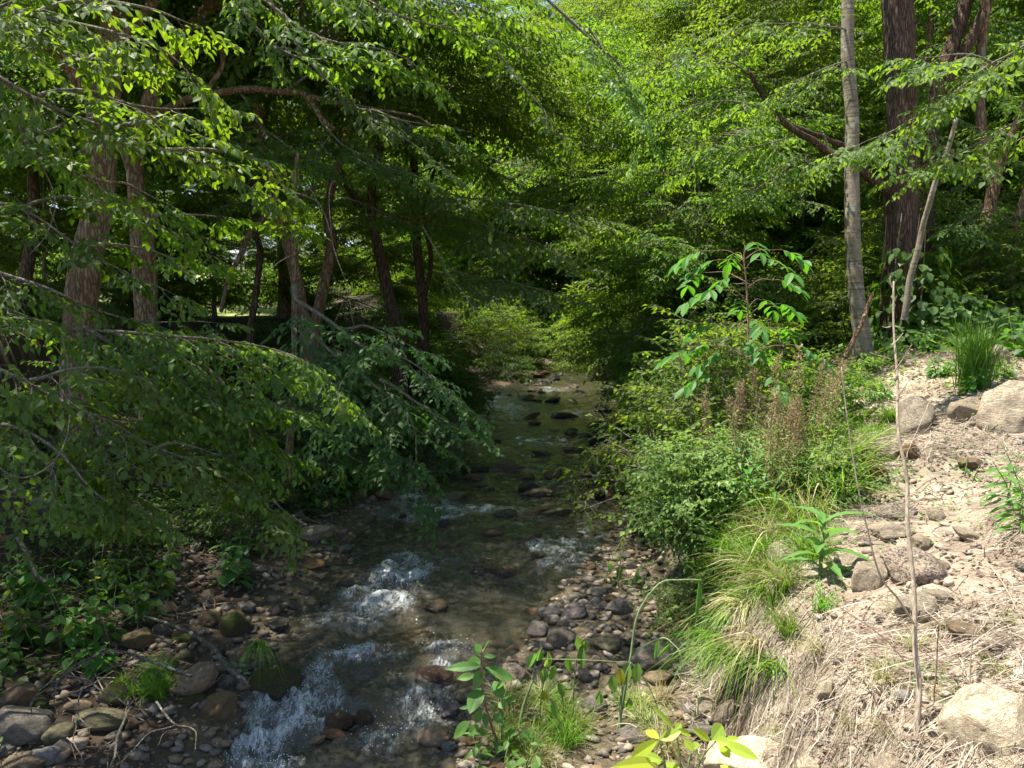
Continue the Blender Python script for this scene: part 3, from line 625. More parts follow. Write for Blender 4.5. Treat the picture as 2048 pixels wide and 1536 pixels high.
 (550, 1252, 52, 30, 'round', DARK, 'rock_wet', 'dark wet stone right of the round dark brown boulder', 0, 'stone'),
 (620, 1066, 92, 34, 'round', PALE, 'rock', 'pale flat boulder catching the sun on the left cobble bar', -.08, 'boulder'),
 (555, 1042, 50, 26, 'round', OLIVE, 'rock', 'olive stone behind the pale flat boulder', 0, 'stone'),
 (335, 1216, 38, 28, 'angular', TAN, 'rock', 'angular sunlit stone among the stems on the left bank', .2, 'stone'),
 (78, 1012, 54, 44, 'round', GREY, 'rock', 'pale boulder under the drooping branches on the left bank', 0, 'boulder'),
 (150, 1413, 60, 22, 'angular', TAN, 'rock', 'flat tan stone above the broad greenish grey boulder', 0, 'stone'),
 (75, 1412, 36, 34, 'round', OLIVE, 'rock_fullmoss', 'mossy stone right of the brown angular boulder', 0, 'stone'),
]
for h in HB: hero(*h[:8], tilt=h[8], name=h[9], cat=h[9])
for i, (px, py, w_, h_) in enumerate([(950, 935, 60, 26), (1015, 930, 70, 28), (1080, 985, 62, 22), (1125, 978, 50, 22), (1180, 992, 66, 24), (1232, 985, 44, 20), (1010, 1028, 50, 18), (1110, 1024, 72, 20), (1160, 1018, 40, 16), (985, 1065, 46, 18), (1060, 1075, 54, 18), (1140, 1070, 58, 20), (960, 1140, 44, 18), (1005, 1142, 58, 24), (1070, 1110, 46, 16), (905, 990, 60, 20), (890, 1045, 40, 18), (1190, 940, 60, 26), (1150, 900, 52, 18), (1085, 905, 44, 16), (1130, 830, 60, 18), (1060, 832, 44, 14), (1200, 850, 54, 20)]):
    o = hero(px, py, w_, h_, ['round', 'angular'][i % 2], [DARK, BROWN, (.09, .075, .055), OLIVE][i % 4], 'rock_wet', 'low wet stone in one of the broken rows crossing the stream at mid distance', rng.normal(0, .15)); o['group'] = 'low wet stones crossing the stream'
def scatter(n, xs, ys, ok, smin, smax, ovl=0.75, seed=0, pw=2.0):
    r = np.random.default_rng(seed); out = []; tries = 0
    while len(out) < n and tries < n * 60:
        tries += 1
        y = r.uniform(*ys); x = r.uniform(*xs); s = smin + (smax - smin) * r.random() ** pw
        if not ok(x, y): continue
        if any((x - a) ** 2 + (y - b) ** 2 < (ovl * (s + c)) ** 2 for a, b, c in placed): continue
        out.append((x, y, s)); placed.append((x, y, s))
    for _ in out: placed.pop()
    return out, r
CN = {'grey': GREY, 'rust brown': RUST, 'tan': TAN, 'dark': DARK, 'brown': BROWN, 'olive': OLIVE, 'pale': PALE}
def zone(n, xs, ys, ok, smin, smax, cols, mk, lab, grp, seed, kinds=('round', 'angular', 'angular'), sink=.3, ovl=.8, flat=.5, lift=0.0):
    pts, r = scatter(n, xs, ys, ok, smin, smax, ovl, seed)
    for x, y, s in pts:
        cn = cols[int(r.integers(0, len(cols)))]; el = r.uniform(.65, 1.0); sz = s * flat * r.uniform(.7, 1.2)
        stone((x, y, gz(x, y) + sz * (1 - 2 * sink) + lift), s, s * el, sz, kinds[int(r.integers(0, len(kinds)))], CN[cn], mk, lab % cn, 'stone', grp, r.uniform(0, 6.3), r.normal(0, .15), r.normal(0, .15), r)
def inbar_r(x, y): d = x - float(Re(y)); return -0.12 < d < float(bar_w(y)) + .1
def inbar_l(x, y): d = float(Le(y)) - x; return -0.12 < d < 1.75
def instream(x, y): return float(Le(y)) + .05 < x < float(Re(y)) - .05
def inbank(x, y): return x - float(Re(y)) - float(bar_w(y)) > 0.7
zone(56, (-.6, 2.4), (3.6, 9.5), inbar_r, .035, .12, ['grey', 'grey', 'tan', 'dark', 'brown', 'rust brown'], 'rock', '%s cobble lying loose on the right cobble bar between stream and cut bank', 'cobbles on the right bar', 21)
zone(50, (-4.2, -1.2), (4.2, 12), inbar_l, .05, .17, ['grey', 'brown', 'tan', 'rust brown', 'olive', 'dark'], 'rock', '%s cobble lying loose on the shaded left cobble bar', 'cobbles on the left bar', 22)
zone(95, (-2, 4.5), (7.9, 26), lambda x, y: instream(x, y) and fbm(x * .45, y * 1.1, 44.) > .02, .06, .24, ['dark', 'dark', 'brown', 'olive'], 'rock_wet', '%s wet stone breaking the surface of the upper stream', 'stones in the upper stream', 23, sink=.3, lift=.12, ovl=.9, flat=.42)
zone(14, (-2, 0.6), (4.4, 7.6), instream, .04, .10, ['dark', 'brown', 'rust brown'], 'rock_wet', '%s wet stone half under water in the near rapids', 'stones in the near rapids', 24, sink=.35, ovl=1.3, lift=.03)
zone(44, (1.0, 6.0), (2.3, 10.5), inbank, .04, .14, ['pale', 'pale', 'tan', 'grey', 'tan'], 'rock', 'small %s stone lying loose on the sunny dirt bank', 'loose stones on the dirt bank', 25)
# pebbles and gravel, past counting
def pebbles(n, xs, ys, ok, smin, smax, name, label, seed, lo=0, hi=1):
    r = np.random.default_rng(seed); sh = [rock_shape(1, r, 6, .3) for _ in range(8)]
    x = r.uniform(*xs, n * 6); y = ys[0] + (ys[1] - ys[0]) * r.random(n * 6) ** 1.4
    m = ok(x, y); x, y = x[m][:n], y[m][:n]; z = ground(x, y); s = smin + (smax - smin) * r.random(len(x)) ** 2.5; mb = MB(); tone = r.uniform(lo, hi, len(x)); w_ = r.integers(0, 8, len(x))
    for k in range(8):
        q = np.where(w_ == k)[0]; v, f = sh[k]
        A = rot(r.uniform(0, 6.3, len(q)), r.normal(0, .3, len(q)), r.normal(0, .3, len(q)))
        S = np.stack([s[q], s[q] * r.uniform(.6, 1, len(q)), s[q] * r.uniform(.28, .6, len(q))], -1)
        V = np.einsum('kij,knj->kni', A, v[None] * S[:, None]) + np.stack([x[q], y[q], z[q] + S[:, 2] * .3], -1)[:, None]
        mb.add(V.reshape(-1, 3), (f[None] + (np.arange(len(q)) * len(v))[:, None, None]).reshape(-1, 3), None, np.repeat(tone[q], len(v)))
    o = link(name, mb.mesh(name, M['pebble'], True)); tag(o, label, 'gravel', kind='stuff')
pebbles(4200, (-.8, 2.6), (3.2, 10), lambda x, y: (x - Re(y) > -.35) & (x - Re(y) < bar_w(y) + .15), .010, .062, 'gravel', 'small stones and gravel packed between the cobbles of the right bar', 31)
pebbles(3200, (-4.4, -1.0), (3.8, 13), lambda x, y: (Le(y) - x > -.35) & (Le(y) - x < 1.45 + .4 * fbm(x * 1.1, y * 1.1, 3.3)), .012, .065, 'gravel', 'small brown stones packed between the cobbles of the left bar', 32, 0, .7)
pebbles(3200, (-2.2, 2.4), (3.8, 14), lambda x, y: (x > Le(y)) & (x < Re(y)), .015, .06, 'gravel', 'brown stones on the bed under the clear water', 33, .1, .8)
pebbles(6500, (.8, 7), (2.2, 11.5), lambda x, y: (x - Re(y) - bar_w(y) > .62) & (fbm(x * 1.1, y * 1.1, 55., 3) > -.08), .005, .050, 'gravel', 'pale gravel strewn over the sunny dirt bank', 34, .55, 1)
# ================================================================== leafy templates
rt = np.random.default_rng(11)
T_near = [spray_tpl(0.62, 0.100, 0.060, 0.14, 0.55, rt, 0.92) for _ in range(6)]
T_mid = [spray_tpl(0.85, 0.108, 0.066, 0.12, 0.58, rt, 0.85) for _ in range(6)]
T_far = [spray_tpl(1.2, 0.12, 0.078, 0.10, 0.62, rt, 0.75, True) for _ in range(6)]
T_bush = [spray_tpl(0.5, 0.085, 0.055, 0.17, 0.5, rt, 1.0) for _ in range(5)]
T_pale = [spray_tpl(0.36, 0.050, 0.032, 0.15, 0.5, rt, 1.1) for _ in range(5)]
def azim(v): return np.arctan2(v[..., 1], v[..., 0])
def gen_tree(r, h, cr, base, n_limbs, tpl, tr, dens=7.0, lean=(0, 0), flat=0.75, prof=None):
    """trunk, limbs and layered crown of one woodland tree standing at the origin"""
    t, l, c, tw = MB(), MB(), MB(), MB()
    n = 14; s = np.linspace(0, 1, n); path = np.stack([lean[0] * s + .25 * np.sin(s * 4 + r.uniform(0, 6)) * s, lean[1] * s + .25 * np.sin(s * 3.3 + r.uniform(0, 6)) * s, h * s - .3 * (s == 0)], -1)
    rad = tr * (1 - .85 * s) * (1 + .6 * np.exp(-s * 22)); tube(t, smooth_path(path, 4), np.interp(np.linspace(0, 1, (n - 1) * 4 + 1), s, rad), 12, .5, .12)
    for k in range(n_limbs):
        f = (base / h) + (1 - base / h) * ((k + r.random()) / n_limbs) * 0.97
        p0 = np.array([np.interp(f, s, path[:, j]) for j in range(3)]); g = (f - base / h) / (1 - base / h)
        az = k * 2.4 + r.normal(0, .5); ln = cr * (math.sin(math.pi * min(1, .22 + .75 * g)) ** .7 if prof is None else prof(g)) * r.uniform(.7, 1.15)
        if ln < .4: ln = .4
        up = r.uniform(.15, .55) + .5 * g; q = np.linspace(0, 1, 9)
        P = p0 + np.stack([np.cos(az + .4 * q * r.normal()) * ln * q, np.sin(az + .4 * q * r.normal()) * ln * q, ln * (up * q - .45 * q ** 2.2)], -1)
        P = wobble(P, .12 * ln ** .5, 1.6, k * 7.7 + r.uniform(0, 50)); lr = max(.012, np.interp(f, s, rad) * .42)
        tube(l, P, np.linspace(lr, .006, 9), 6, .5, .08)
        m = max(4, int(ln * dens)); u = r.uniform(.22, 1, m) ** .8
        pos = np.stack([np.interp(u, q, P[:, j]) for j in range(3)], -1); tg = unit(P[-1] - P[2]); side = np.array([-math.sin(az), math.cos(az), 0])
        lat = r.normal(0, .22, m) * ln * (1.15 - .5 * u); pos = pos + side * lat[:, None] + np.array([0, 0, 1.0]) * (r.normal(0, .10, m) * ln * .5 - np.abs(lat) * .12)[:, None]
        yaw = az + np.sign(lat) * r.uniform(.1, 1.1, m) + r.normal(0, .3, m)
        place(tpl, pos - .35 * np.stack([np.cos(yaw), np.sin(yaw), 0 * yaw], -1), yaw, r.normal(-.18, .2, m), r.normal(0, .22, m), r.uniform(.7, 1.2, m), c, tw, False, r)
        for j in range(0, m, 3):          # twiglets joining the sprays to the limb
            e = pos[j]; a0 = np.array([np.interp(max(0, u[j] - .12), q, P[:, i]) for i in range(3)])
            tube(l, [a0, (a0 + e) / 2 + [0, 0, .05], e], [.010, .007, .004], 3, .5, 0, False)
    return t, l, c, tw
def build_tree(name, loc, parts_, leaf, bark, label, cat='tree', group=None, local=True):
    o = thing(name, (0, 0, 0), label, cat, group); t, l, c, tw = parts_
    part('trunk', t, M[bark], o, True); part('limbs', l, M[bark if bark != 'bark_pale' else 'bark_thin'], o, True); 
    cr = part('crown', c, M[leaf], o)
    if tw.n: part('twigs', tw, M['bark_thin'], o)
    o.location = [float(q) for q in loc]
    return o
# ================================================================== woodland behind
rw = np.random.default_rng(5)
tall = build_tree('woodland_tree', (-8.2, 17.5, gz(-8.2, 17.5)), gen_tree(rw, 12.5, 4.4, 3.4, 26, T_far, .15, 7), 'leaf_far', 'bark', 'tall leafy tree on the left terrace, its clear stem dark against the bright field', 'tree', 'clear stemmed trees on the left terrace')
full = build_tree('woodland_tree', (7.8, 27, gz(7.8, 27)), gen_tree(rw, 12, 4.8, 1.2, 34, T_far, .15, 9), 'leaf_far', 'bark', 'full crowned sunlit tree behind the right bank bushes', 'tree', 'full crowned trees behind the right bank')
low = build_tree('understorey_tree', (3.9, 18.5, gz(3.9, 18.5)), gen_tree(rw, 6.5, 3.0, .5, 26, T_mid, .06, 13), 'leaf_far', 'bark_thin', 'low bushy tree leaning from the right bank over the stream bend', 'tree', 'low trees along the upper stream')
slim = build_tree('woodland_tree', (1.6, 44, gz(1.6, 44)), gen_tree(rw, 13, 4.0, 2.2, 28, T_far, .14, 9, (.5, -.3)), 'leaf_far', 'bark_pale', 'slim pale stemmed tree standing beyond the far end of the stream', 'tree', 'pale stemmed trees beyond the stream')
def more(src, pts, label, grp, sc=(.85, 1.15), seed=1, dz=-.1):
    r = np.random.default_rng(seed)
    for x, y in pts: copy_tree(src, (x, y, gz(x, y) + dz), r.uniform(0, 6.3), r.uniform(*sc), label, grp)
more(tall, [(-5.6, 19.5), (-11.5, 18), (-7.5, 27), (-15, 22), (-12.5, 30), (-19, 29)], tall['label'], tall['group'], seed=2)
more(full, [(6.6, 21), (9.8, 19.5), (12, 24), (6.2, 33), (10.5, 32), (15, 29), (15.5, 19), (18, 23), (18.5, 15)], full['label'], full['group'], seed=3)
more(low, [(4.7, 22.5), (5.8, 26.5), (3.4, 15.0), (6.3, 17.5), (7.0, 31)], 'low bushy tree crowding the bank of the upper stream', 'low trees along the upper stream', (.75, 1.1), seed=4)
more(low, [(-8.6, 14.6), (-7.0, 18.6), (-10.4, 16), (-9.2, 21), (-3.1, 19.5)], 'low bushy tree on the edge of the left terrace, screening the bright field', 'low trees on the left terrace edge', (.62, .9), seed=14)
more(full, [(2.6, 42), (.4, 38), (5.4, 40), (3.2, 35.5)], 'full crowned tree closing the view above the head of the stream', 'trees above the head of the stream', (1.1, 1.35), seed=15)
more(slim, [(-2.5, 40), (4.5, 47), (-5.5, 44), (9, 42), (0.2, 49)], slim['label'], slim['group'], seed=5)
more(full, [(-6 + 4.6 * i + rw.normal(0, 1), 54 + rw.uniform(-3, 9)) for i in range(11)] + [(22, 34), (24, 44), (17, 40), (30, 38), (14, 47)], 'leafy tree in the far wood that closes off the valley', 'trees of the far wood', (.95, 1.45), seed=6)
more(full, [(-58 + 5.2 * i + rw.normal(0, 1.2), 66 + rw.uniform(-4, 12)) for i in range(11)], 'leafy tree on the far side of the bright field', 'trees beyond the field', (.95, 1.5), seed=7)

# ================================================================== the trees one can tell apart
def px_path(pts, m=6): return smooth_path([at(*p) for p in pts], m)
def px_tree(name, stems, limbs, bark, label, sprays=(), leaf='leaf_dark', tpl=None, seed=0, cat='tree', rough=.14, crown=None, flare=.5):
    """stems/limbs: [(pixel, pixel, depth)...] with end radii in metres; sprays: leafy limbs"""
    r = np.random.default_rng(seed)
    p0 = at(*stems[0][0][0]); base = np.array([p0[0], p0[1], gz(p0[0], p0[1])])
    o = thing(name, base, label, cat)
    for pts, r0, r1, up in stems:
        P = px_path(pts, 7)
        if P[0][2] > base[2] and np.hypot(*(P[0] - base)[:2]) < .6: P = np.concatenate([[base - [0, 0, .25]], P]) if P[0][2] - base[2] > .15 else P
        if up:                          # the stem runs on above the picture
            d = unit(P[-1] - P[-8]); d[:2] *= .5; P = np.concatenate([P, [P[-1] + d * up * q + np.array([.2 * math.sin(q * 5), .2 * math.cos(q * 4), 0]) * q for q in np.linspace(.1, 1, 8)]])
        n = len(P); s = np.linspace(0, 1, n); z = np.clip((P[:, 2] - base[2]) / .5, 0, 9)
        mb = MB(); tube(mb, wobble(P, .02, 1.2, seed), (r0 + (r1 - r0) * s) * (1 + flare * np.exp(-z * 2.2)), 20, .5, rough); part('trunk', mb, M[bark], o, True)
    for pts, r0, r1 in limbs:
        P = wobble(px_path(pts, 6), .05, 2.0, seed + pts[0][0]); mb = MB(); tube(mb, P, np.linspace(r0, r1, len(P)), 10, .5, .12); part('limb', mb, M[bark], o, True)
    L_, W_ = MB(), MB()
    for pts, dens, scl, r0 in sprays: leafy(px_path(pts, 6), dens, scl, r0, L_, W_, tpl or T_mid, r)
    if crown:
        for c, rad, n, sc in crown: crown_fill(c, rad, n, sc, L_, W_, tpl or T_far, r, at_top=base)
    if L_.n: part('foliage', L_, M[leaf], o)
    if W_.n: part('branches', W_, M['bark_thin'], o, True)
    return o
def leafy(P, dens, scl, r0, mbL, mbW, tpl, r, near=False, t0=.12, lsc=1.0, spread=.9):
    P = wobble(P, .06, 1.7, r.uniform(0, 99)); n = len(P); s = np.concatenate([[0], np.cumsum(np.linalg.norm(np.diff(P, axis=0), axis=1))]); ln = s[-1]; s /= ln
    tube(mbW, P, np.linspace(r0, .003, n), 6, .5, .06)
    k = max(2, int(ln * (1 - t0) * dens)); u = np.linspace(t0, .97, k) + r.normal(0, .02, k); u = np.clip(u, 0, 1)
    pos = np.stack([np.interp(u, s, P[:, j]) for j in range(3)], -1); q = np.stack([np.interp(np.clip(u + .04, 0, 1), s, P[:, j]) - np.interp(np.clip(u - .04, 0, 1), s, P[:, j]) for j in range(3)], -1)
    yaw = azim(q) + np.where(np.arange(k) % 2, 1, -1) * r.uniform(.35, spread + .35, k); pit = np.arctan2(q[:, 2], np.hypot(q[:, 0], q[:, 1])) * .55 + r.normal(-.22, .14, k)
    place(tpl, pos, yaw, pit, r.normal(0, .25, k), scl * (1.15 - .5 * u) * r.uniform(.75, 1.2, k), mbL, mbW, near, r, lsc)
    e = unit(P[-1] - P[-4]); place(tpl, P[-1:], azim(e)[None], [math.asin(e[2]) * .8], [0.], [scl * .7], mbL, mbW, near, r, lsc)
def crown_fill(c, rad, n, sc, mbL, mbW, tpl, r, at_top=None):
    """layered plates of sprays through an ellipsoid, each plate on its own limb"""
    c = np.asarray(c, float); rad = np.asarray(rad, float); k = max(3, n // 14)
    for i in range(k):
        d = unit(r.normal(0, 1, 3)); ce = c + d * rad * r.uniform(.25, 1) ** .6
        m = 14; off = r.normal(0, 1, (m, 3)) * [.75, .75, .16]; pos = ce + off
        out = pos - c; yaw = azim(out) + r.normal(0, .7, m)
        place(tpl, pos - .4 * np.stack([np.cos(yaw), np.sin(yaw), 0 * yaw], -1), yaw, r.normal(-.15, .22, m), r.normal(0, .25, m), sc * r.uniform(.7, 1.2, m), mbL, mbW, False, r)
        root = c + (ce - c) * .12 + [0, 0, -rad[2] * .35]; mid = (root + ce) / 2 + [0, 0, .25]
        tube(mbW, smooth_path([root, mid, ce], 5), np.linspace(.035, .012, 11), 5, .5, .05)
        for j in range(0, m, 2): tube(mbW, [ce, (ce + pos[j]) / 2 + [0, 0, .04], pos[j]], [.012, .008, .004], 3, .5, 0, False)
px_tree('big_tree', [([(152, 830, 9.2), (160, 680, 9.2), (172, 560, 9.2), (194, 420, 9.2), (204, 260, 9.2), (226, 60, 9.2), (240, -60, 9.2)], .185, .13, 5)],
        [([(170, 195, 9.2), (120, 110, 8.9), (65, 90, 8.5), (-40, 20, 8)], .08, .035), ([(222, 90, 9.2), (330, -20, 9.0), (420, -110, 8.8)], .07, .03)], 'bark', 'thick rough barked tree at the left with pale lichen blotches on its trunk', seed=41, leaf='leaf_dark', rough=.18, flare=.2,
        crown=[((-6.0, 9.4, 8.2), (2.8, 2.8, 1.5), 190, 1.0)])  # overhead crown out of view, placed here to shade the left bank
px_tree('forked_tree', [([(293, 700, 10.2), (294, 560, 10.2), (284, 450, 10.2), (268, 340, 10.2), (290, 240, 10.2), (330, 130, 10.2), (430, 0, 10.2), (470, -60, 10.2)], .12, .08, 4), ([(268, 345, 10.2), (250, 300, 10.2), (232, 255, 10.3), (205, 120, 10.4), (190, -40, 10.4)], .10, .05, 2)],
        [([(290, 245, 10.2), (345, 212, 10.1), (400, 193, 10.0), (480, 186, 9.9), (560, 184, 9.8), (606, 190, 9.7), (640, 240, 9.6), (665, 262, 9.6)], .06, .025), ([(400, 193, 10), (455, 130, 10), (400, 30, 10)], .035, .02), ([(606, 190, 9.7), (720, 215, 9.5), (860, 250, 9.2)], .03, .012)],
        'bark', 'forked grey tree right of the thick rough barked one, with a long level mossy limb', seed=42, leaf='leaf_dark', flare=.15,
        sprays=[([(560, 184, 9.8), (640, 150, 9.6), (760, 140, 9.3)], 5, .9, .02), ([(606, 190, 9.7), (720, 215, 9.5), (870, 270, 9.0)], 5, .9, .02), ([(640, 240, 9.6), (700, 300, 9.4), (800, 340, 9.0)], 5, .9, .015), ([(480, 186, 9.9), (540, 260, 9.5), (640, 330, 9.2)], 5, .9, .012),
                ([(345, 212, 10.1), (430, 270, 9.8), (520, 300, 9.6)], 5, .9, .012)], crown=[((-2.9, 11.4, 7.0), (2.4, 2.2, 1.2), 200, 1.0), ((-3.5, 8.6, 7.9), (1.5, 2.4, .9), 120, 1.0)])  # second crown is out of view overhead, added to shade the stream
px_tree('leaning_tree', [([(612, 668, 12.5), (600, 600, 12.5), (583, 520, 12.5), (562, 450, 12.5), (548, 400, 12.5), (530, 300, 12.5), (500, 120, 12.5), (480, -60, 12.5)], .105, .06, 3)],
        [([(562, 450, 12.5), (620, 380, 12.3), (665, 365, 12.1)], .05, .02), ([(540, 420, 12.5), (500, 470, 12.3), (460, 540, 12.2), (440, 620, 12.2)], .05, .03)], 'bark', 'leaning greenish tree with a bent side limb at the back of the left bank', seed=43, flare=.25,
        sprays=[([(620, 380, 12.3), (700, 400, 12), (800, 440, 11.5)], 5, .9, .015), ([(530, 300, 12.5), (600, 260, 12), (700, 280, 11.5), (800, 330, 11)], 5, 1, .02), ([(520, 250, 12.5), (430, 270, 12), (330, 320, 11.5)], 5, 1, .02), ([(548, 400, 12.5), (470, 400, 12), (400, 440, 11.6)], 5, .9, .015)], crown=[((-4.0, 13.4, 6.9), (2.6, 2.4, 1.4), 230, 1.0)])
px_tree('slender_tree', [([(632, 640, 13.2), (650, 560, 13.2), (662, 480, 13.2), (655, 420, 13.2), (690, 250, 13.2), (700, 60, 13.2)], .10, .05, 3)], [], 'bark', 'slender grey tree just right of the leaning greenish tree', seed=44, leaf='leaf_far',
        sprays=[([(660, 470, 13.2), (720, 440, 13), (800, 430, 12.6)], 5, .9, .015), ([(680, 300, 13.2), (760, 330, 12.8), (860, 400, 12)], 5, 1, .02), ([(690, 200, 13.2), (780, 220, 12.8), (900, 300, 12)], 5, 1, .02)], crown=[((-1.4, 14.4, 6.9), (2.2, 2.2, 1.5), 230, 1.0)])
px_tree('slender_tree', [([(798, 650, 15), (780, 600, 15), (766, 540, 15), (752, 470, 15), (745, 380, 15), (770, 240, 15), (790, 40, 15)], .13, .06, 3)], [([(752, 470, 15), (700, 380, 14.7), (676, 330, 14.5)], .05, .025), ([(680, 340, 14.5), (735, 410, 14.2), (800, 432, 14), (845, 450, 13.8)], .05, .02)], 'bark_dark', 'dark slanting tree beside the gap to the bright field', seed=45, leaf='leaf_far',
        sprays=[([(745, 380, 15), (830, 360, 14.5), (930, 420, 14)], 5, 1, .02), ([(760, 300, 15), (860, 280, 14.4), (980, 340, 14)], 5, 1, .02), ([(770, 200, 15), (880, 190, 14.4), (1000, 260, 14)], 5, 1, .02)], crown=[((-1.2, 17, 7.2), (2.2, 2.2, 1.8), 130, 1.0)])
T46_ = px_tree('slender_tree', [([(846, 640, 17), (840, 560, 17), (832, 450, 17), (828, 300, 17), (850, 150, 17), (840, -40, 17)], .11, .06, 3), ([(846, 600, 17), (862, 520, 17), (850, 420, 17), (880, 300, 17)], .06, .03, 0)], [], 'bark_dark', 'dark twin stemmed tree where the left bank meets the stream bend', seed=46, leaf='leaf_far',
        sprays=[([(832, 450, 17), (920, 470, 16), (1020, 540, 15)], 5, 1.1, .02), ([(830, 350, 17), (930, 330, 16), (1060, 400, 15)], 5, 1.1, .02), ([(840, 220, 17), (960, 220, 16), (1100, 300, 15)], 5, 1.1, .02)], crown=[((.6, 20, 8.0), (2.4, 2.2, 2.0), 100, 1.1)])
px_tree('slender_tree', [([(500, 650, 13.5), (510, 590, 13.5), (520, 500, 13.5), (505, 420, 13.5), (530, 250, 13.5)], .06, .04, 2)], [], 'bark_dark', 'thin dark sapling trunk left of the leaning greenish tree', seed=47, sprays=[([(520, 500, 13.5), (450, 450, 13), (360, 460, 12.5)], 4, .9, .012), ([(510, 420, 13.5), (440, 380, 13), (350, 370, 12.5)], 4, .9, .012)])
px_tree('slender_tree', [([(40, 660, 13), (50, 560, 13), (70, 420, 13), (60, 250, 13), (80, 60, 13)], .11, .06, 3)], [], 'bark_dark', 'dark trunk standing behind the branches at the far left', seed=48, sprays=[([(70, 420, 13), (0, 380, 12.6), (-80, 380, 12)], 4, .9, .012), ([(62, 300, 13), (130, 300, 12.6), (230, 340, 12)], 4, .9, .012), ([(60, 260, 13), (0, 230, 12.6), (-80, 250, 12)], 4, .9, .012)], crown=[((-7.6, 13.5, 6.9), (2.4, 2.4, 1.6), 230, 1.1)])
# right side
px_tree('big_tree', [([(1797, 690, 12.3), (1797, 560, 12.3), (1800, 430, 12.3), (1806, 300, 12.3), (1802, 150, 12.3), (1797, 20, 12.3), (1795, -60, 12.3)], .255, .20, 5)],
        [([(1785, 390, 12.3), (1730, 345, 12.1), (1690, 320, 11.9), (1640, 290, 11.7), (1590, 270, 11.5), (1540, 215, 11.2), (1500, 150, 11)], .085, .03), ([(1775, 330, 12.3), (1700, 290, 12), (1640, 270, 11.8), (1570, 250, 11.6)], .05, .025), ([(1690, 320, 11.9), (1600, 330, 11.6), (1480, 390, 11.2)], .03, .012)],
        'bark_dark', 'massive dark furrowed tree with vines round its foot on the right', seed=51, leaf='leaf_far', rough=.2, flare=.25,
        sprays=[([(1690, 320, 11.9), (1600, 330, 11.6), (1480, 390, 11.2)], 5, 1, .015), ([(1590, 270, 11.5), (1500, 290, 11.2), (1400, 330, 11)], 5, 1, .015), ([(1540, 215, 11.2), (1450, 200, 11), (1340, 230, 10.6)], 5, 1, .015), ([(1640, 290, 11.7), (1560, 330, 11.2), (1500, 380, 10.8)], 5, .9, .012), ([(1500, 150, 11), (1420, 110, 10.8), (1320, 120, 10.4)], 5, 1, .012), ([(1800, 150, 12.3), (1900, 130, 11.6), (2010, 190, 11)], 5, 1, .012)],
        crown=[((6.6, 14, 11.0), (3.0, 2.4, 2.2), 220, 1.1)])
px_tree('grey_barked_tree', [([(1726, 712, 10.9), (1722, 660, 10.9), (1712, 580, 10.9), (1707, 480, 10.9), (1706, 380, 10.9), (1704, 280, 10.9), (1700, 160, 10.9), (1696, 40, 10.9), (1694, -60, 10.9)], .115, .075, 4)], [([(1706, 290, 10.9), (1660, 300, 10.6), (1640, 262, 10.5)], .03, .015)],
        'bark_pale', 'slim straight tree with smooth pale grey bark in front of the massive dark one', seed=52, leaf='leaf_far', rough=.06, flare=.35,
        sprays=[([(1698, 60, 10.9), (1600, 40, 10.4), (1480, 60, 10)], 5, .9, .015), ([(1700, 120, 10.9), (1620, 150, 10.5), (1540, 200, 10)], 5, .9, .015)])
px_tree('forked_tree', [([(1950, 640, 13.5), (1960, 540, 13.5), (1975, 440, 13.5), (1985, 360, 13.5), (1965, 270, 13.5), (1960, 200, 13.5)], .13, .07, 3), ([(1975, 440, 13.5), (2000, 340, 13.4), (2020, 280, 13.3), (2050, 200, 13.3)], .09, .05, 0)], [], 'bark', 'forked brown tree behind the tall grass clump at the right', seed=53, leaf='leaf_dark',
        sprays=[([(1985, 360, 13.5), (1900, 330, 13), (1830, 350, 12.6)], 5, 1, .012), ([(2010, 320, 13.4), (2060, 330, 13), (2120, 370, 12.5)], 5, 1, .012), ([(1965, 260, 13.5), (1900, 230, 13), (1820, 230, 12.6)], 5, 1, .012)])
px_tree('leaning_tree', [([(1860, 330, 13.6), (1875, 190, 13.6), (1905, 90, 13.6), (1932, 0, 13.6), (1950, -70, 13.6)], .13, .10, 3), ([(1870, 200, 13.6), (1925, 110, 13.5), (1965, 30, 13.4), (1990, -50, 13.4)], .10, .08, 2)], [], 'bark_dark', 'two reddish brown stems slanting up to the right behind the massive dark tree', seed=54, flare=0)
px_tree('leaning_tree', [([(2030, 640, 13), (2020, 560, 13), (2035, 450, 13), (2060, 350, 13)], .06, .05, 2)], [], 'bark', 'thin bent trunk at the right picture edge', seed=55, leaf='leaf_dark', sprays=[([(2035, 450, 13), (1980, 420, 12.6), (1920, 450, 12)], 5, 1, .012), ([(2035, 480, 13), (2080, 450, 12.6), (2120, 460, 12)], 5, 1, .012)])
# pale leaning pole, brown stick
def pole(name, pts, r0, r1, bark, label, cat='branch', twigs=()):
    P = wobble(px_path(pts, 6), .02, 2, pts[0][0]); mb = MB(); tube(mb, P, np.linspace(r0, r1, len(P)), 8, .5, .1)
    for tp, a, b in twigs: Q = px_path(tp, 5); tube(mb, Q, np.linspace(a, b, len(Q)), 5, .5, .05)
    return solo(name, mb, M[bark], label, cat, None, True, P[0])
pole('dead_pole', [(1808, 640, 11.4), (1828, 520, 11.3), (1862, 400, 11.2), (1890, 310, 11.1), (1912, 240, 11)], .05, .03, 'bark_pale', 'thin pale dead pole leaning right in front of the massive dark trunk', 'dead tree')
pole('dead_pole', [(1835, 500, 11.3), (1846, 430, 11.2), (1872, 350, 11.1), (1880, 300, 11)], .02, .012, 'bark_pale', 'thinner grey pole leaning beside the pale dead pole', 'dead tree')
pole('fallen_stick', [(1690, 715, 10.4), (1722, 650, 10.5), (1748, 590, 10.6)], .035, .022, 'bark', 'brown stick propped against the foot of the slim pale grey tree', 'stick')
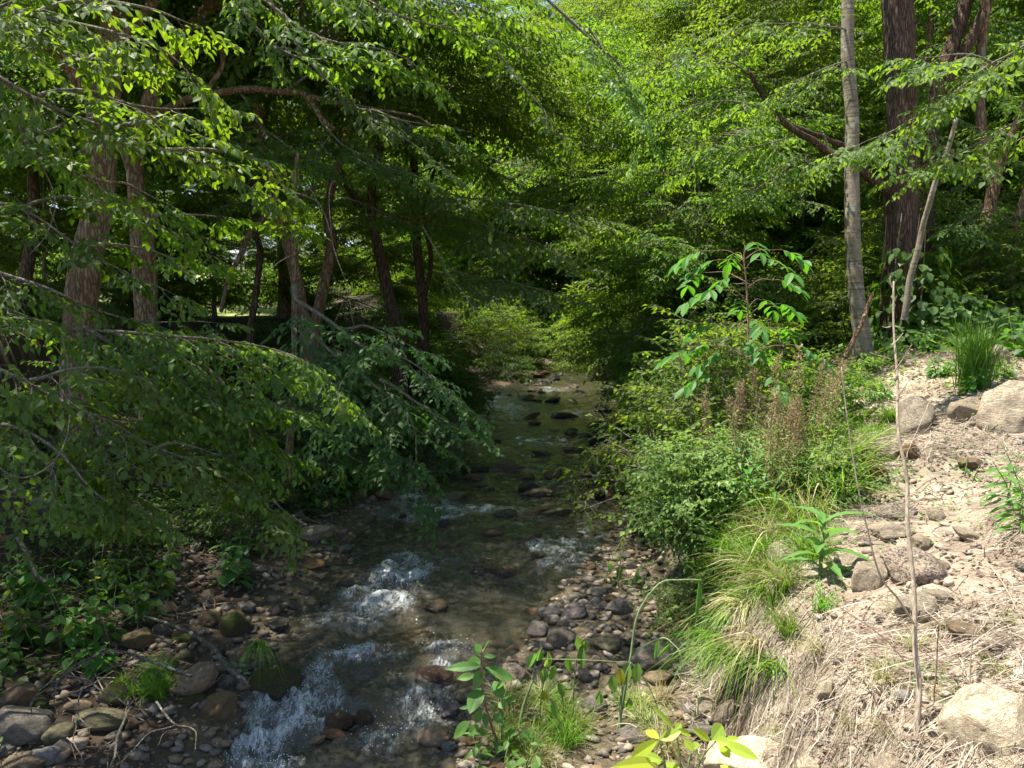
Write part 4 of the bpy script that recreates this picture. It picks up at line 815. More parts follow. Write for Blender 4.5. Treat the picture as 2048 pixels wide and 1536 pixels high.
# small far stems in the middle
for pts, r0, lb in (([(1212, 660, 33), (1212, 560, 33), (1216, 470, 33)], .13, 'grey far trunk, the middle one of three above the head of the stream'), ([(1168, 640, 35), (1164, 540, 35), (1172, 470, 35)], .10, 'thin pale far trunk left of the grey far trunk above the stream head'), ([(1308, 660, 29), (1310, 560, 29), (1316, 470, 29), (1330, 380, 29)], .17, 'stout grey far trunk right of the stream head')):
    px_tree('distant_tree', [(pts, r0, r0 * .7, 5)], [], 'bark_pale', lb, seed=int(pts[0][0]), leaf='leaf_far', tpl=T_far, crown=[(at(pts[0][0], 150, pts[0][2]), (2.6, 2.4, 2.6), 260, 1.1)])
# ------------------------------------------------------------------ boughs of the trees that stand beside the camera
def side_tree(x, y, h, r0, label, seed, top=None):
    b = np.array([x, y, gz(x, y)]); o = thing('overhanging_tree', b, label, 'tree'); q = np.linspace(0, 1, 14)
    P = wobble(b + np.stack([.5 * q * (top or 0), .2 * np.sin(q * 4), h * q - .2 * (q == 0)], -1), .08, .6, seed); mb = MB(); tube(mb, smooth_path(P, 4), np.interp(np.linspace(0, 1, 53), q, r0 * (1 - .6 * q) * (1 + .5 * np.exp(-q * 20))), 18, .5, .15); part('trunk', mb, M['bark'], o, True); o['h'] = 0.0; del o['h']
    return o, P
def bough(paths, leaf, label, seed, tpl=T_near, near=True, tree=None, dens=8.5, scl=.72, r0=.016, lsc=1.0, bark='bark_thin', via=()):
    """one bough of a tree: a branch part that carries its foliage as a sub-part"""
    r = np.random.default_rng(seed); L_, W_ = MB(), MB(); o, TP = tree
    for p in paths: leafy(px_path(p, 6), dens, scl, r0, L_, W_, tpl, r, near, .08, lsc)
    done_ = []
    for p in paths:                       # carry on each path that starts outside the picture to the trunk
        if p[0][0] < -20 or p[0][1] < -20 or p[0][0] > 2070 or p is paths[0]:
            a = at(*p[0]); k = int(np.argmin(np.abs(TP[:, 2] - (a[2] + .25 * np.linalg.norm((TP[0] - a)[:2]) * (.0 if via else .5))))); pts = [TP[k]] + [at(*q) for q in via] + [a]
            Q = smooth_path(np.array(pts) if len(pts) > 2 else np.array([pts[0], (pts[0] + a) / 2 + [0, 0, .12], a]), 6); tube(W_, Q, np.linspace(max(.03, r0 * 2), r0 * 1.05, len(Q)), 8, .5, .08)
    br = part('bough', W_, M[bark], o, True); br['label'] = label
    f = link('foliage', L_.mesh('foliage', M[leaf], False, o.location), br); return o
LT = side_tree(-5.0, 4.4, 9.5, .17, 'tree standing just left of the picture whose long boughs hang across its left half', 611)
L_, W_ = MB(), MB(); crown_fill((-6.6, 5.4, 8.0), (2.2, 3.2, 1.2), 130, 1.0, L_, W_, T_far, np.random.default_rng(615)); part('foliage', L_, M['leaf_near'], LT[0]); part('branches', W_, M['bark_thin'], LT[0], True)  # unseen crown above the frame, added to shade the left bank
RT_ = side_tree(6.9, 8.2, 9.0, .15, 'tree standing just right of the picture whose bough reaches across the massive trunk', 612)
T46 = (T46_, np.array([at(846, 640, 17), at(840, 560, 17), at(832, 450, 17), at(828, 300, 17), at(850, 150, 17)]))
ST = side_tree(*at(560, 640, 9.3)[:2], 4.2, .05, 'small dark tree on the left bank whose leafy green boughs arch down to the stream', 613, .5)
bough([[(-80, -20, 4.6), (60, 30, 4.5), (220, 60, 4.4), (330, 95, 4.5), (400, 160, 4.6)], [(-80, 60, 4.8), (40, 80, 4.6), (130, 120, 4.6), (230, 130, 4.6)], [(60, 30, 4.5), (150, 0, 4.5), (300, 20, 4.6), (380, 50, 4.7)], [(-60, 20, 4.6), (0, 30, 4.4), (60, 10, 4.3)]], 'leaf_near', 'bright sunlit bough in the top left corner', 61, r0=.02, tree=LT)
bough([[(-80, 110, 5.0), (80, 190, 5.0), (200, 245, 5.1), (330, 300, 5.2), (450, 350, 5.4), (560, 425, 5.6)], [(200, 245, 5.1), (300, 235, 5.2), (400, 270, 5.3)], [(330, 300, 5.2), (420, 300, 5.4), (520, 330, 5.6), (560, 380, 5.7)], [(80, 190, 5), (170, 170, 5), (250, 190, 5.1), (400, 215, 5.3)]], 'leaf_near', 'long drooping bough crossing the two left trunks', 62, dens=7, r0=.018, tree=LT)
bough([[(-80, 170, 5.2), (60, 260, 5.2), (170, 350, 5.3), (300, 430, 5.5), (420, 500, 5.7)], [(60, 260, 5.2), (110, 250, 5.1), (150, 235, 5.0)], [(0, 230, 5.2), (60, 290, 5.1), (100, 300, 5)], [(170, 350, 5.3), (250, 350, 5.4), (340, 390, 5.5)], [(300, 430, 5.5), (370, 430, 5.6), (440, 440, 5.8)]], 'leaf_near', 'thin bough below the long drooping one, dipping across the thick left trunk', 63, dens=6.5, tree=LT)
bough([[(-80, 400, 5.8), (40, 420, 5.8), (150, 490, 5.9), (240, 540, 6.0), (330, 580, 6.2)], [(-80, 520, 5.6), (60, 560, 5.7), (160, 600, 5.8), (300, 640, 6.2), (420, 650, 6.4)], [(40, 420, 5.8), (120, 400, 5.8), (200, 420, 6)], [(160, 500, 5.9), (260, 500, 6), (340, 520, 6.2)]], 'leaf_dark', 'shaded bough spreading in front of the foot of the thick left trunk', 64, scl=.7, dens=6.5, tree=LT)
bough([[(-80, 580, 5.6), (60, 632, 5.7), (170, 655, 5.8), (320, 672, 5.9), (470, 690, 6.2), (620, 740, 6.5), (690, 790, 6.6)], [(170, 655, 5.8), (250, 720, 5.8), (340, 800, 5.8), (430, 850, 5.9), (500, 920, 6)], [(320, 672, 5.9), (400, 740, 6), (500, 790, 6.1), (590, 830, 6.3)], [(400, 690, 6.1), (480, 720, 6.2), (560, 750, 6.4)], [(230, 665, 5.8), (330, 740, 5.8), (400, 800, 5.9)], [(340, 680, 6.0), (430, 760, 6.0), (480, 850, 6), (560, 900, 6.2)]], 'leaf_near', 'low bough whose leaves pour down over the left bank', 65, dens=12.5, scl=.84, r0=.02, tree=LT)
bough([[(-80, 700, 5.2), (60, 760, 5.2), (180, 830, 5.3), (300, 900, 5.4), (420, 950, 5.6), (540, 1020, 5.8), (560, 1050, 5.8)], [(60, 760, 5.2), (140, 740, 5.2), (260, 770, 5.4), (360, 830, 5.6)], [(180, 830, 5.3), (220, 900, 5.3), (240, 960, 5.3), (280, 1000, 5.3)], [(300, 900, 5.4), (360, 890, 5.6), (450, 910, 5.8)]], 'leaf_near', 'lower bough hanging lowest over the left bank herbs', 66, dens=11.5, scl=.8, tree=LT)
bough([[(-80, 820, 5.0), (40, 850, 5.0), (130, 900, 5.0), (200, 970, 5.1), (260, 1010, 5.2)], [(40, 850, 5), (80, 920, 5), (110, 990, 5), (170, 1030, 5.1)], [(-60, 960, 5), (20, 970, 5), (90, 1000, 5)]], 'leaf_near', 'leafy bough at the left edge with bare grey twigs above the herbs', 67, dens=8, scl=.7, tree=LT)
bough([[(590, 600, 9.0), (680, 660, 8.6), (760, 700, 8.3), (840, 740, 8.1), (900, 790, 8)], [(600, 640, 8.8), (690, 720, 8.4), (770, 800, 8.2), (830, 880, 8.1), (850, 990, 8.1)], [(600, 660, 8.8), (660, 750, 8.4), (720, 840, 8.2), (780, 900, 8.1)], [(680, 660, 8.6), (740, 650, 8.4), (820, 690, 8.2)], [(760, 760, 8.2), (840, 810, 8.1), (910, 860, 8)], [(620, 690, 8.8), (640, 790, 8.5), (660, 860, 8.4), (720, 930, 8.2)]], 'leaf_teal', 'drooping bough arching down to the stream from the left bank', 68, T_mid, True, dens=5.5, scl=.8, r0=.025, tree=ST)
bough([[(420, -60, 6.4), (560, 30, 6.2), (680, 75, 6.1), (800, 110, 6.2), (860, 150, 6.3)], [(560, -60, 6.4), (720, 0, 6.2), (850, 40, 6.2), (960, 80, 6.4)], [(480, 0, 6.3), (540, 70, 6.2), (620, 110, 6.2), (700, 130, 6.2)], [(700, -60, 6.4), (850, -10, 6.4), (980, 30, 6.5)]], 'leaf_near', 'bright bough hanging into the top of the picture left of the middle', 69, dens=7, scl=.75, tree=LT, via=((200, -420, 6.2),))
bough([[(560, 40, 7.2), (640, 140, 7.2), (720, 220, 7.2), (800, 280, 7.2), (880, 340, 7.2)], [(720, 220, 7.2), (780, 240, 7.2), (850, 250, 7.3)], [(900, 20, 8), (1000, 120, 8), (1080, 200, 8), (1130, 280, 8)]], 'leaf_dark', 'sparse bough of pale twigs dangling in the upper middle', 70, dens=4, scl=.7, tree=LT, via=((300, -420, 7),))
bough([[(940, 440, 12), (1050, 480, 11.5), (1150, 520, 11)], [(860, 380, 12), (980, 400, 11.4), (1100, 420, 11), (1200, 440, 10.8)], [(900, 540, 12), (1000, 560, 11.5), (1110, 590, 11)]], 'leaf_far', 'shaded bough reaching over the stream at mid distance', 71, T_mid, True, dens=7, scl=1.0, tree=T46)
bough([[(2130, 40, 8.2), (1990, 130, 8.1), (1900, 200, 8), (1800, 255, 8), (1700, 290, 8)], [(1990, 130, 8.1), (1930, 100, 8), (1840, 110, 8)], [(1900, 200, 8), (1850, 270, 8), (1780, 300, 8)], [(2130, 220, 8.2), (2000, 260, 8.1), (1900, 300, 8), (1830, 330, 8)]], 'leaf_far', 'leafy bough reaching in from the upper right across the massive trunk', 72, T_mid, True, dens=6.5, scl=.85, tree=RT_)
bough([[(1240, 130, 9), (1270, 200, 9), (1290, 260, 9), (1275, 300, 9)], [(1180, 60, 9), (1220, 120, 9), (1250, 160, 9)]], 'leaf_pale', 'pale leaved bough tip hanging alone in the upper middle', 73, T_mid, True, dens=6, scl=.6, tree=LT, via=((300, -500, 8), (800, -250, 9)))
def bare(paths, label, name='hanging_twig', bark='bark_thin'):
    mb = MB()
    for pts, a, b in paths: P = wobble(px_path(pts, 6), .04, 2.2, pts[0][0] + pts[0][1]); tube(mb, P, np.linspace(a, b, len(P)) * .6, 5, .5, .1)
    return solo(name, mb, M[bark], label, 'twig', None, True, at(*paths[0][0][0]))
bare([([(845, 450, 9.4), (890, 540, 9.2), (955, 620, 9), (1000, 720, 8.9), (1030, 770, 8.8), (1075, 780, 8.8)], .012, .004), ([(1030, 770, 8.8), (1030, 800, 8.8), (1020, 830, 8.8)], .005, .003), ([(955, 620, 9), (1000, 660, 9), (1060, 665, 9)], .006, .003), ([(890, 540, 9.2), (910, 620, 9.1), (900, 690, 9)], .006, .003)], 'long bare pale twig dangling over the dark end of the stream')
bare([([(530, 370, 7.4), (610, 395, 7.3), (640, 420, 7.3), (665, 520, 7.2), (690, 590, 7.2), (712, 660, 7.2)], .012, .004), ([(665, 360, 7.3), (662, 400, 7.3), (668, 480, 7.2)], .008, .006), ([(690, 590, 7.2), (670, 650, 7.1)], .005, .003), ([(640, 420, 7.3), (625, 380, 7.3), (600, 370, 7.3)], .007, .004)], 'hooked pale dead twig hanging in front of the bright field')
bare([([(-40, 150, 4.9), (60, 300, 5.0), (110, 400, 5), (95, 470, 5), (60, 510, 5)], .01, .004), ([(110, 400, 5), (130, 460, 5.1)], .006, .003), ([(-40, 90, 4.7), (60, 110, 4.7), (160, 150, 4.8), (330, 230, 5)], .012, .005)], 'bare pale twigs drooping in front of the thick left trunk')
bare([([(330, 560, 6.5), (345, 480, 6.5), (360, 470, 6.5), (363, 535, 6.5)], .007, .003), ([(270, 430, 6), (360, 470, 6.3), (520, 505, 6.8)], .008, .004), ([(520, 560, 7), (560, 530, 7), (610, 505, 7)], .005, .003)], 'short stub of pale twig between the two left trunks')
bare([([(-40, 900, 4.8), (30, 950, 4.8), (90, 925, 4.8), (120, 880, 4.9), (132, 820, 5), (128, 740, 5.1), (112, 660, 5.3)], .010, .006), ([(30, 950, 4.8), (-20, 985, 4.8)], .005, .003), ([(90, 925, 4.8), (100, 980, 4.8), (105, 1030, 4.8)], .006, .003)], 'curved bare grey twig looping along the left picture edge')
# ================================================================== shrubs
def shrub_mesh(r, rx, ry, rz, n, tpl, sc=1.0, near=False, lsc=1.0, stems=6):
    L_, W_ = MB(), MB()
    for i in range(n):
        d = unit(r.normal(0, 1, 3)); d[2] = abs(d[2]); q = d * np.array([rx, ry, rz]) * r.uniform(.3, 1) ** .5 * (1 + .25 * noise3(d[0] * 2, d[1] * 2, d[2] * 2 + n)); q[2] = max(.06, q[2] * r.choice([1, 1, 1, 1.25]))
        yaw = math.atan2(q[1], q[0]) + r.normal(0, .6)
        place(tpl, (q - .3 * np.array([math.cos(yaw), math.sin(yaw), 0]) * sc)[None], [yaw], [r.normal(.1, .3)], [r.normal(0, .3)], [sc * r.uniform(.7, 1.2)], L_, W_, near, r, lsc)
        if i % 3 == 0:
            b = np.array([r.normal(0, .12 * rx), r.normal(0, .12 * ry), -.1]); tube(W_, smooth_path([b, (b + q) / 2 + [0, 0, .12 * rz], q], 4), np.linspace(.012, .004, 9), 4, .5, 0, False)
    return L_, W_
def loose_shrub(r, w_, h, nst, tpl, sc=1.0, near=True, lsc=1.0, dens=14):
    """arching stems from one root, each carrying small sprays: ragged outline, gaps between the stems"""
    L_, W_ = MB(), MB()
    for i in range(nst):
        az = r.uniform(0, 6.3); rr_ = w_ * r.uniform(.2, 1.2); hh = h * r.uniform(.45, 1.25); q = np.linspace(0, 1, 8)
        P = np.stack([math.cos(az) * rr_ * q ** 1.3, math.sin(az) * rr_ * q ** 1.3, hh * (1.35 * q - .35 * q ** 3) - .05], -1) + r.normal(0, .05, 3) * [1, 1, 0]; P = wobble(P, .05, 3, i * 3.3 + r.uniform(0, 9)); tube(W_, P, np.linspace(.007, .002, 8), 4, .5, 0)
        k = max(3, int(np.hypot(rr_, hh) * dens)); u = r.uniform(.25, 1, k); pos = np.stack([np.interp(u, q, P[:, j]) for j in range(3)], -1); yaw = r.uniform(0, 6.3, k)
        place(tpl, pos, yaw, r.normal(.15, .3, k), r.normal(0, .35, k), sc * r.uniform(.55, 1.15, k), L_, W_, near, r, lsc)
    return L_, W_
def make_shrub(name, loc, LW, leaf, bark, label, cat='shrub', group=None):
    o = thing(name, (0, 0, 0), label, cat, group); part('foliage', LW[0], M[leaf], o); part('stems', LW[1], M[bark], o, True); o.location = [float(q) for q in loc]; return o
rs = np.random.default_rng(17)
def scat(src, pts, label, grp, sc=(.8, 1.25), seed=0, dz=-.05):
    src['group'] = grp
    r = np.random.default_rng(seed); first = True
    for x, y in pts:
        c = copy_tree(src, (x, y, gz(x, y) + dz), r.uniform(0, 6.3), r.uniform(*sc), label, grp)
def LR(y, e): return float(Re(y)) + float(bar_w(y)) + e
P0 = (LR(10.5, .5), 10.5)
bA = make_shrub('shrub', (*P0, gz(*P0)), shrub_mesh(rs, 1.0, 1.0, 1.25, 120, T_bush, 1.0), 'leaf_far', 'bark_thin', 'bright leafy shrub on the right bank nearest the stream edge', 'shrub')
P0 = (float(Le(11)) - 1.6, 11.0)
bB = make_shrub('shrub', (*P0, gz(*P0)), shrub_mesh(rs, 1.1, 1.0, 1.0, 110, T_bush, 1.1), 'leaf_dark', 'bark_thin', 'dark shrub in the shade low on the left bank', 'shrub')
P0 = (9.3, 15.2)
bC = make_shrub('shrub', (*P0, gz(*P0)), shrub_mesh(rs, 1.6, 1.5, 2.0, 150, T_mid, 1.0), 'leaf_far', 'bark_thin', 'tall loose shrub filling the wood edge on the right', 'shrub')
q = np.random.default_rng(8)
scat(bA, [(LR(y, q.uniform(0, 1.0 if y < 11.8 else 2.6)), y) for y in np.linspace(8.9, 22, 20)], 'bright leafy shrub crowding the right bank along the stream', 'shrubs on the right bank', (.7, 1.15), 1)
scat(bB, [(float(Le(y)) - q.uniform(.5, 4.2), y) for y in np.linspace(9.5, 27, 24)], 'dark shrub crowding the shaded left bank along the stream', 'shrubs on the left bank', (.7, 1.2), 2)
scat(bB, [(-3.9, 7.3), (-4.7, 8.3), (-3.6, 8.9), (-5.3, 6.9), (-4.4, 9.9), (-3.3, 10.4), (-5.6, 9.4), (-2.95, 9.3), (-2.65, 10.2), (-2.3, 11.2), (-3.1, 8.3), (-2.2, 12.2)], 'small dark shrub in the shade under the hanging boughs', 'small shrubs under the left boughs', (.42, .65), 12)
scat(bC, [(5.9, 13.8), (6.8, 15.5), (5.2, 16.6), (8.2, 13.2), (10, 12.5), (11.2, 15), (12.5, 12), (7.6, 18), (13.5, 15.5), (4.6, 20), (6, 23.5), (9, 22.5), (11, 19), (14, 21), (16, 16.5), (18, 20), (9.6, 14.2), (11.3, 12.6), (7.2, 13.6)], 'tall loose shrub in the wood behind the dirt bank', 'shrubs in the wood behind the dirt bank', (.7, 1.2), 3)
scat(bC, [(1.2, 33), (3.4, 31), (5.6, 29.5), (-1, 31.5), (7, 34.5), (2.5, 36), (4.4, 33.5), (9.5, 36), (-3.4, 35), (8.6, 29), (6.4, 38), (0, 39), (12, 34), (3.6, 27.6), (-.6, 27.5)], 'tall loose shrub closing off the head of the stream', 'shrubs at the head of the stream', (.9, 1.5), 4)
scat(bC, [(-60 + 4.2 * i + q.normal(0, 1.3), 60 + q.uniform(-4, 10)) for i in range(15)] + [(12 + 3.2 * i, 46 + q.uniform(-6, 6)) for i in range(9)], 'bushy thicket along the edge of the far wood', 'thickets along the far wood', (1.7, 2.8), 5)
scat(bB, [(-5.3, 16.5), (-7.5, 16.2), (-9.6, 15.4), (-11.6, 15.5), (-4.2, 19.6), (-5.6, 21.8), (-8.8, 20), (-3.3, 26), (-6.8, 12.6), (-8.6, 12.4), (-10.3, 12.5)], 'low shrub along the top edge of the left bank', 'low shrubs on the left terrace edge', (.55, .9), 6)
# pale leafleted shrubs and herbs on the right bank
def pshrub(px, py, w_, h_, leaf, tpl, n, sc, label, seed, near=False, lsc=1.0, name='shrub'):
    p, d = gp(px, py); r = np.random.default_rng(seed); W_ = w_ / FPX * d / 2; H_ = h_ / FPX * d
    return make_shrub(name, p - [0, 0, .03], loose_shrub(r, W_, H_, n // 4 if tpl is T_pale else n // 6, tpl, sc, near, lsc, 10 if tpl is T_pale else 9), leaf, 'stem_green', label, name)
pshrub(1395, 1130, 140, 200, 'leaf_pale', T_pale, 120, 1.1, 'pale green shrub of tiny leaflets catching the sun at the lip of the bank', 81, True)
pshrub(1430, 1030, 190, 150, 'leaf_pale', T_pale, 120, 1.2, 'wider pale shrub of tiny leaflets behind the sunlit one', 82, True)
pshrub(1640, 985, 190, 90, 'leaf_pale', T_pale, 90, 1.0, 'low cushion of tiny yellowish leaflets beside the crumbly brown clod', 83, True)
pshrub(1385, 1250, 110, 90, 'leaf_pale', T_pale, 50, .95, 'small trailing shrub with tiny leaves hanging down the cut bank', 84, True)
pshrub(1370, 880, 220, 130, 'leaf_far', T_bush, 90, .8, 'bright bushy shrub beside the tall sapling', 85)
pshrub(1640, 850, 260, 120, 'leaf_far', T_bush, 80, .85, 'leafy shrub behind the brown dead weeds', 86)
pshrub(1300, 820, 170, 190, 'leaf_far', T_bush, 90, .9, 'leafy shrub leaning over the stream edge at the right', 87)
pshrub(1535, 765, 190, 120, 'leaf_far', T_bush, 90, 1.0, 'bushy green shrub left of the foot of the slim pale grey tree', 88)
# ------------------------------------------------------------------ leafy stems
def stem_plant(mbL, mbW, p, h, lean, nodes, ll, lw, r, rad=.006, teeth=0.0, droop=.35, t0=.25, per=2, tone=(0, 1), taper=.55, rows=7):
    s = np.linspace(0, 1, 7); P = p + np.stack([lean[0] * s ** 1.5 * h, lean[1] * s ** 1.5 * h, h * s * (1 - .1 * np.hypot(*lean) * s)], -1); P = wobble(P, .03 * h, 3 / h, r.uniform(0, 50))
    tube(mbW, P, np.linspace(rad, rad * .45, 7), 5, .5, .05)
    for k, t in enumerate(np.linspace(t0, 1, nodes)):
        b = np.array([np.interp(t, s, P[:, j]) for j in range(3)]); f = 1 - taper * max(0, (t - .55) / .45) ** 1.3
        for m in range(per):
            a = k * 1.57 + m * 2 * math.pi / per + r.normal(0, .3); dz = -droop * r.uniform(.3, 1.5) + (.5 * max(0, t - .8) / .2)
            d = unit(np.array([math.cos(a), math.sin(a), dz])); pet = ll * f * .25
            tube(mbW, [b, b + d * pet * .6 + [0, 0, .1 * pet], b + d * pet], [rad * .4, rad * .3, rad * .25], 3, .5, 0, False)
            n = unit(np.array([-d[2] * d[0] * 1.0, -d[2] * d[1], 1.0]) + r.normal(0, .22, 3))
            big_leaf(mbL, b + d * pet, d + [0, 0, -.1], n, ll * f * r.uniform(.75, 1.15), lw * f * r.uniform(.8, 1.15), r.uniform(*tone), teeth, r.uniform(.05, .3), r.uniform(.05, .25), .42, rows)
def plant(name, pxs, hpx, label, leaf, stem, ll, lw, seed, nodes=6, lean=.25, spread=30, cat='plant', group=None, **kw):
    """one plant of several leafy stems; pxs: root pixels"""
    r = np.random.default_rng(seed); L_, W_ = MB(), MB(); base = None
    for (px, py) in pxs:
        p, d = gp(px, py); base = p if base is None else base
        a = r.uniform(0, 6.3); stem_plant(L_, W_, p - [0, 0, .02], hpx / FPX * d * r.uniform(.75, 1.15), (lean * math.cos(a), lean * math.sin(a)), nodes, ll, lw, r, **kw)
    o = thing(name, base, label, cat, group); part('leaves', L_, M[leaf], o); part('stem', W_, M[stem], o, True); return o
# broad leaved herbs, left bank
def herb(px, py, h, seed, label, ll=.115, lw=.082, leaf='leaf_herb', n=3, nodes=6): 
    r = np.random.default_rng(seed); return plant('broad_leaved_herb', [(px + r.uniform(-26, 26), py + r.uniform(-14, 14)) for _ in range(n)], h, label, leaf, 'stem_green', ll, lw, seed, nodes, .35, cat='herb', group=None)
for i, (px, py, h, lb) in enumerate([(60, 1290, 110, 'broad leaved herb at the left picture edge above the corner boulders'), (140, 1300, 120, 'broad leaved herb beside the bare arching stick'), (215, 1280, 150, 'tallest broad leaved herb in the middle of the left bank clump'), (285, 1250, 130, 'broad leaved herb above the flat topped brown stone'),
                                     (110, 1220, 130, 'broad leaved herb at the back of the left bank clump'), (205, 1200, 120, 'broad leaved herb under the lowest leaves of the hanging bough'), (300, 1190, 110, 'broad leaved herb beside the angular sunlit stone'), (40, 1210, 100, 'broad leaved herb half cut by the left picture edge'), (175, 1335, 60, 'small broad leaved herb in front of the clump'), (20, 1330, 60, 'small broad leaved herb over the brown angular boulder')]): herb(px, py, h, 200 + i, lb, n=4)
herb(445, 1170, 95, 220, 'large leaved dark plant on the left cobble bar', .17, .11, 'leaf_teal', 3, 5)
herb(470, 1105, 60, 221, 'large leaved dark plant behind the first one on the left cobble bar', .17, .10, 'leaf_teal', 3, 4)
herb(660, 1085, 26, 222, 'little green seedling on the pale flat boulder', .09, .05, 'leaf_herb', 2, 3)
for i, (px, py, lb) in enumerate([(640, 1010, 'leafy herb under the arching bough at the water edge'), (700, 1000, 'leafy herb overhanging the stream at mid distance on the left'), (590, 1000, 'leafy herb behind the pale flat boulder'), (755, 985, 'last leafy herb on the left before the stream narrows')]): herb(px, py, 80, 230 + i, lb, .12, .075, 'leaf_herb', 4)
# right bank broad leaved stems at the water
for i, (px, py, h, lb) in enumerate([(1292, 1075, 130, 'broad leaved stems standing over the stream below the right bank shrubs'), (1330, 1000, 160, 'tall broad leaved stems behind the ones over the stream'), (1285, 960, 120, 'broad leaved stems at the water edge beyond the tall ones'), (1345, 905, 120, 'bluish broad leaved stems under the bright bushy shrub')]): herb(px, py, h, 240 + i, lb, .135, .088, 'leaf_teal' if i != 1 else 'leaf_herb', 4, 7)
plant('drooping_plant', [(1235, 1175), (1262, 1170), (1210, 1168)], 85, 'drooping leafy plant on the cobbles at the stream edge', 'leaf_herb', 'stem_green', .105, .06, 250, 4, .6, droop=1.2)
for i, (px, py, h, lb, lw) in enumerate([(1400, 1010, 190, 'upright narrow leaved stems rising out of the pale leafleted shrubs', .03), (1455, 975, 210, 'tallest narrow leaved stems among the dead brown weeds', .034), (1350, 990, 170, 'narrow leaved stems at the stream side of the pale shrubs', .036), (1490, 1050, 190, 'narrow leaved stems in the grass in front of the dead brown weeds', .028), (1600, 930, 150, 'narrow leaved stems right of the dead brown weeds', .03), (1660, 900, 120, 'short narrow leaved stems left of the upright grey boulder', .032)]):
    r = np.random.default_rng(800 + i); plant('upright_weed', [(px + r.uniform(-34, 34), py + r.uniform(-10, 10)) for _ in range(6)], h, lb, 'leaf_weed', 'stem_green', .12, lw, 800 + i, 11, .22, cat='weed', droop=.25, tone=(.1, .9), t0=.2)
# foreground weed and its neighbours
p, dw = gp(1005, 1512); r = np.random.default_rng(260); L_, W_ = MB(), MB(); kw = lambda x, y: (800 + .21875 * x, 1200 + .21875 * y)
WL = [(750, 600, 420, 620, 95), (780, 615, 1045, 720, 110), (745, 560, 630, 560, 110), (760, 470, 800, 375, 80), (740, 480, 690, 400, 70), (770, 515, 875, 515, 45), (740, 510, 685, 470, 50), (690, 690, 525, 715, 80), (730, 640, 690, 810, 90), (770, 640, 720, 740, 70), (740, 800, 640, 1020, 150), (860, 740, 930, 900, 110), (880, 800, 950, 760, 60), (950, 900, 1045, 920, 80), (900, 940, 965, 985, 70), (830, 945, 880, 940, 50), (720, 980, 545, 985, 50), (740, 1000, 690, 1130, 80), (770, 1030, 790, 1165, 60), (640, 1110, 490, 1255, 120), (720, 1140, 620, 1240, 90), (880, 1020, 930, 1140, 80), (920, 1150, 1000, 1170, 70), (1060, 1190, 950, 1270, 90), (1100, 1200, 1270, 1290, 100), (1000, 1290, 1075, 1490, 120), (1150, 1370, 1265, 1545, 120), (880, 1270, 900, 1400, 80), (760, 1310, 640, 1420, 70), (700, 1400, 570, 1460, 60), (920, 1380, 860, 1530, 70), (1010, 1400, 960, 1520, 70), (800, 1220, 680, 1200, 70), (840, 1330, 720, 1490, 80)]
spine = px_path([(1005, 1512, dw), (985, 1455, dw), (968, 1400, dw - .02), (963, 1340, dw - .04), (964, 1300, dw - .05), (966, 1287, dw - .05)], 5); spine[0] = p - [0, 0, .03]; tube(W_, spine, np.linspace(.011, .004, len(spine)), 7, .5, .05)
s2 = px_path([(1005, 1512, dw), (1002, 1440, dw + .03), (996, 1390, dw + .05), (990, 1375, dw + .05)], 5); tube(W_, s2, np.linspace(.007, .003, len(s2)), 6, .5, .05)
s3 = px_path([(1005, 1512, dw), (1025, 1480, dw), (1045, 1462, dw)], 5); tube(W_, s3, np.linspace(.006, .003, len(s3)), 6, .5, .05); allp = np.concatenate([spine, s2, s3])
for i, (x0, y0, x1, y1, wd) in enumerate(WL):
    dd = dw + r.normal(0, .05); a = at(*kw(x0, y0), dd); b = at(*kw(x1, y1), dd + r.normal(-.03, .05)); k = allp[int(np.argmin(np.linalg.norm(allp - a, axis=1)))]
    tube(W_, smooth_path([k, (k + a) / 2 + [0, 0, .005], a], 3), np.linspace(.0028, .0016, 7), 4, .5, 0); big_leaf(L_, a, b - a, [r.normal(0, .35), -.6, .8], np.linalg.norm(b - a) * 1.05, wd * .21875 / FPX * dd, .985 if i in (30,) else r.uniform(.3, .9), .05, .06, .10, .45, 19)
o = thing('leafy_weed', p, 'tall light green weed with toothed leaves in front of the rapids', 'weed'); part('leaves', L_, M['leaf_weed'], o); part('stem', W_, M['stem_red'], o, True)
plant('leafy_weed', [(965, 1560), (1040, 1570), (1010, 1540)], 90, 'short light green weeds at the bottom edge under the tall one', 'leaf_weed', 'stem_green', .10, .065, 261, 5, .4, cat='weed', teeth=.07, rows=13, tone=(.1, 1))
def stalks(name, items, hang, label, stem, seed, leaf='leaf_weed', tone=(.4, 1)):
    r = np.random.default_rng(seed); L_, W_ = MB(), MB(); b0, d0 = gp(*items[0][0][0][:2]); f = d0 / items[0][0][0][2]
    for i, (pts, a, b) in enumerate(items):
        P = px_path([(x, y, q * f) for x, y, q in pts], 6); P[0, 2] -= .04 * (i == 0); tube(W_, P, np.linspace(a, b, len(P)) * f * .46, 8, .5, .06)
    for px, py, d, ll, lw in hang:
        p = at(px, py, d * f); big_leaf(L_, p, [r.normal(0, .3), r.normal(0, .2), -1], [r.normal(0, .6), -1, .3], ll * f, lw * f, r.uniform(*tone), .05, r.uniform(0, .2), r.uniform(.1, .4), .4, 9)
    o = thing(name, b0, label, 'weed')
    if L_.n: part('leaves', L_, M[leaf], o)
    part('stem', W_, M[stem], o, True); return o
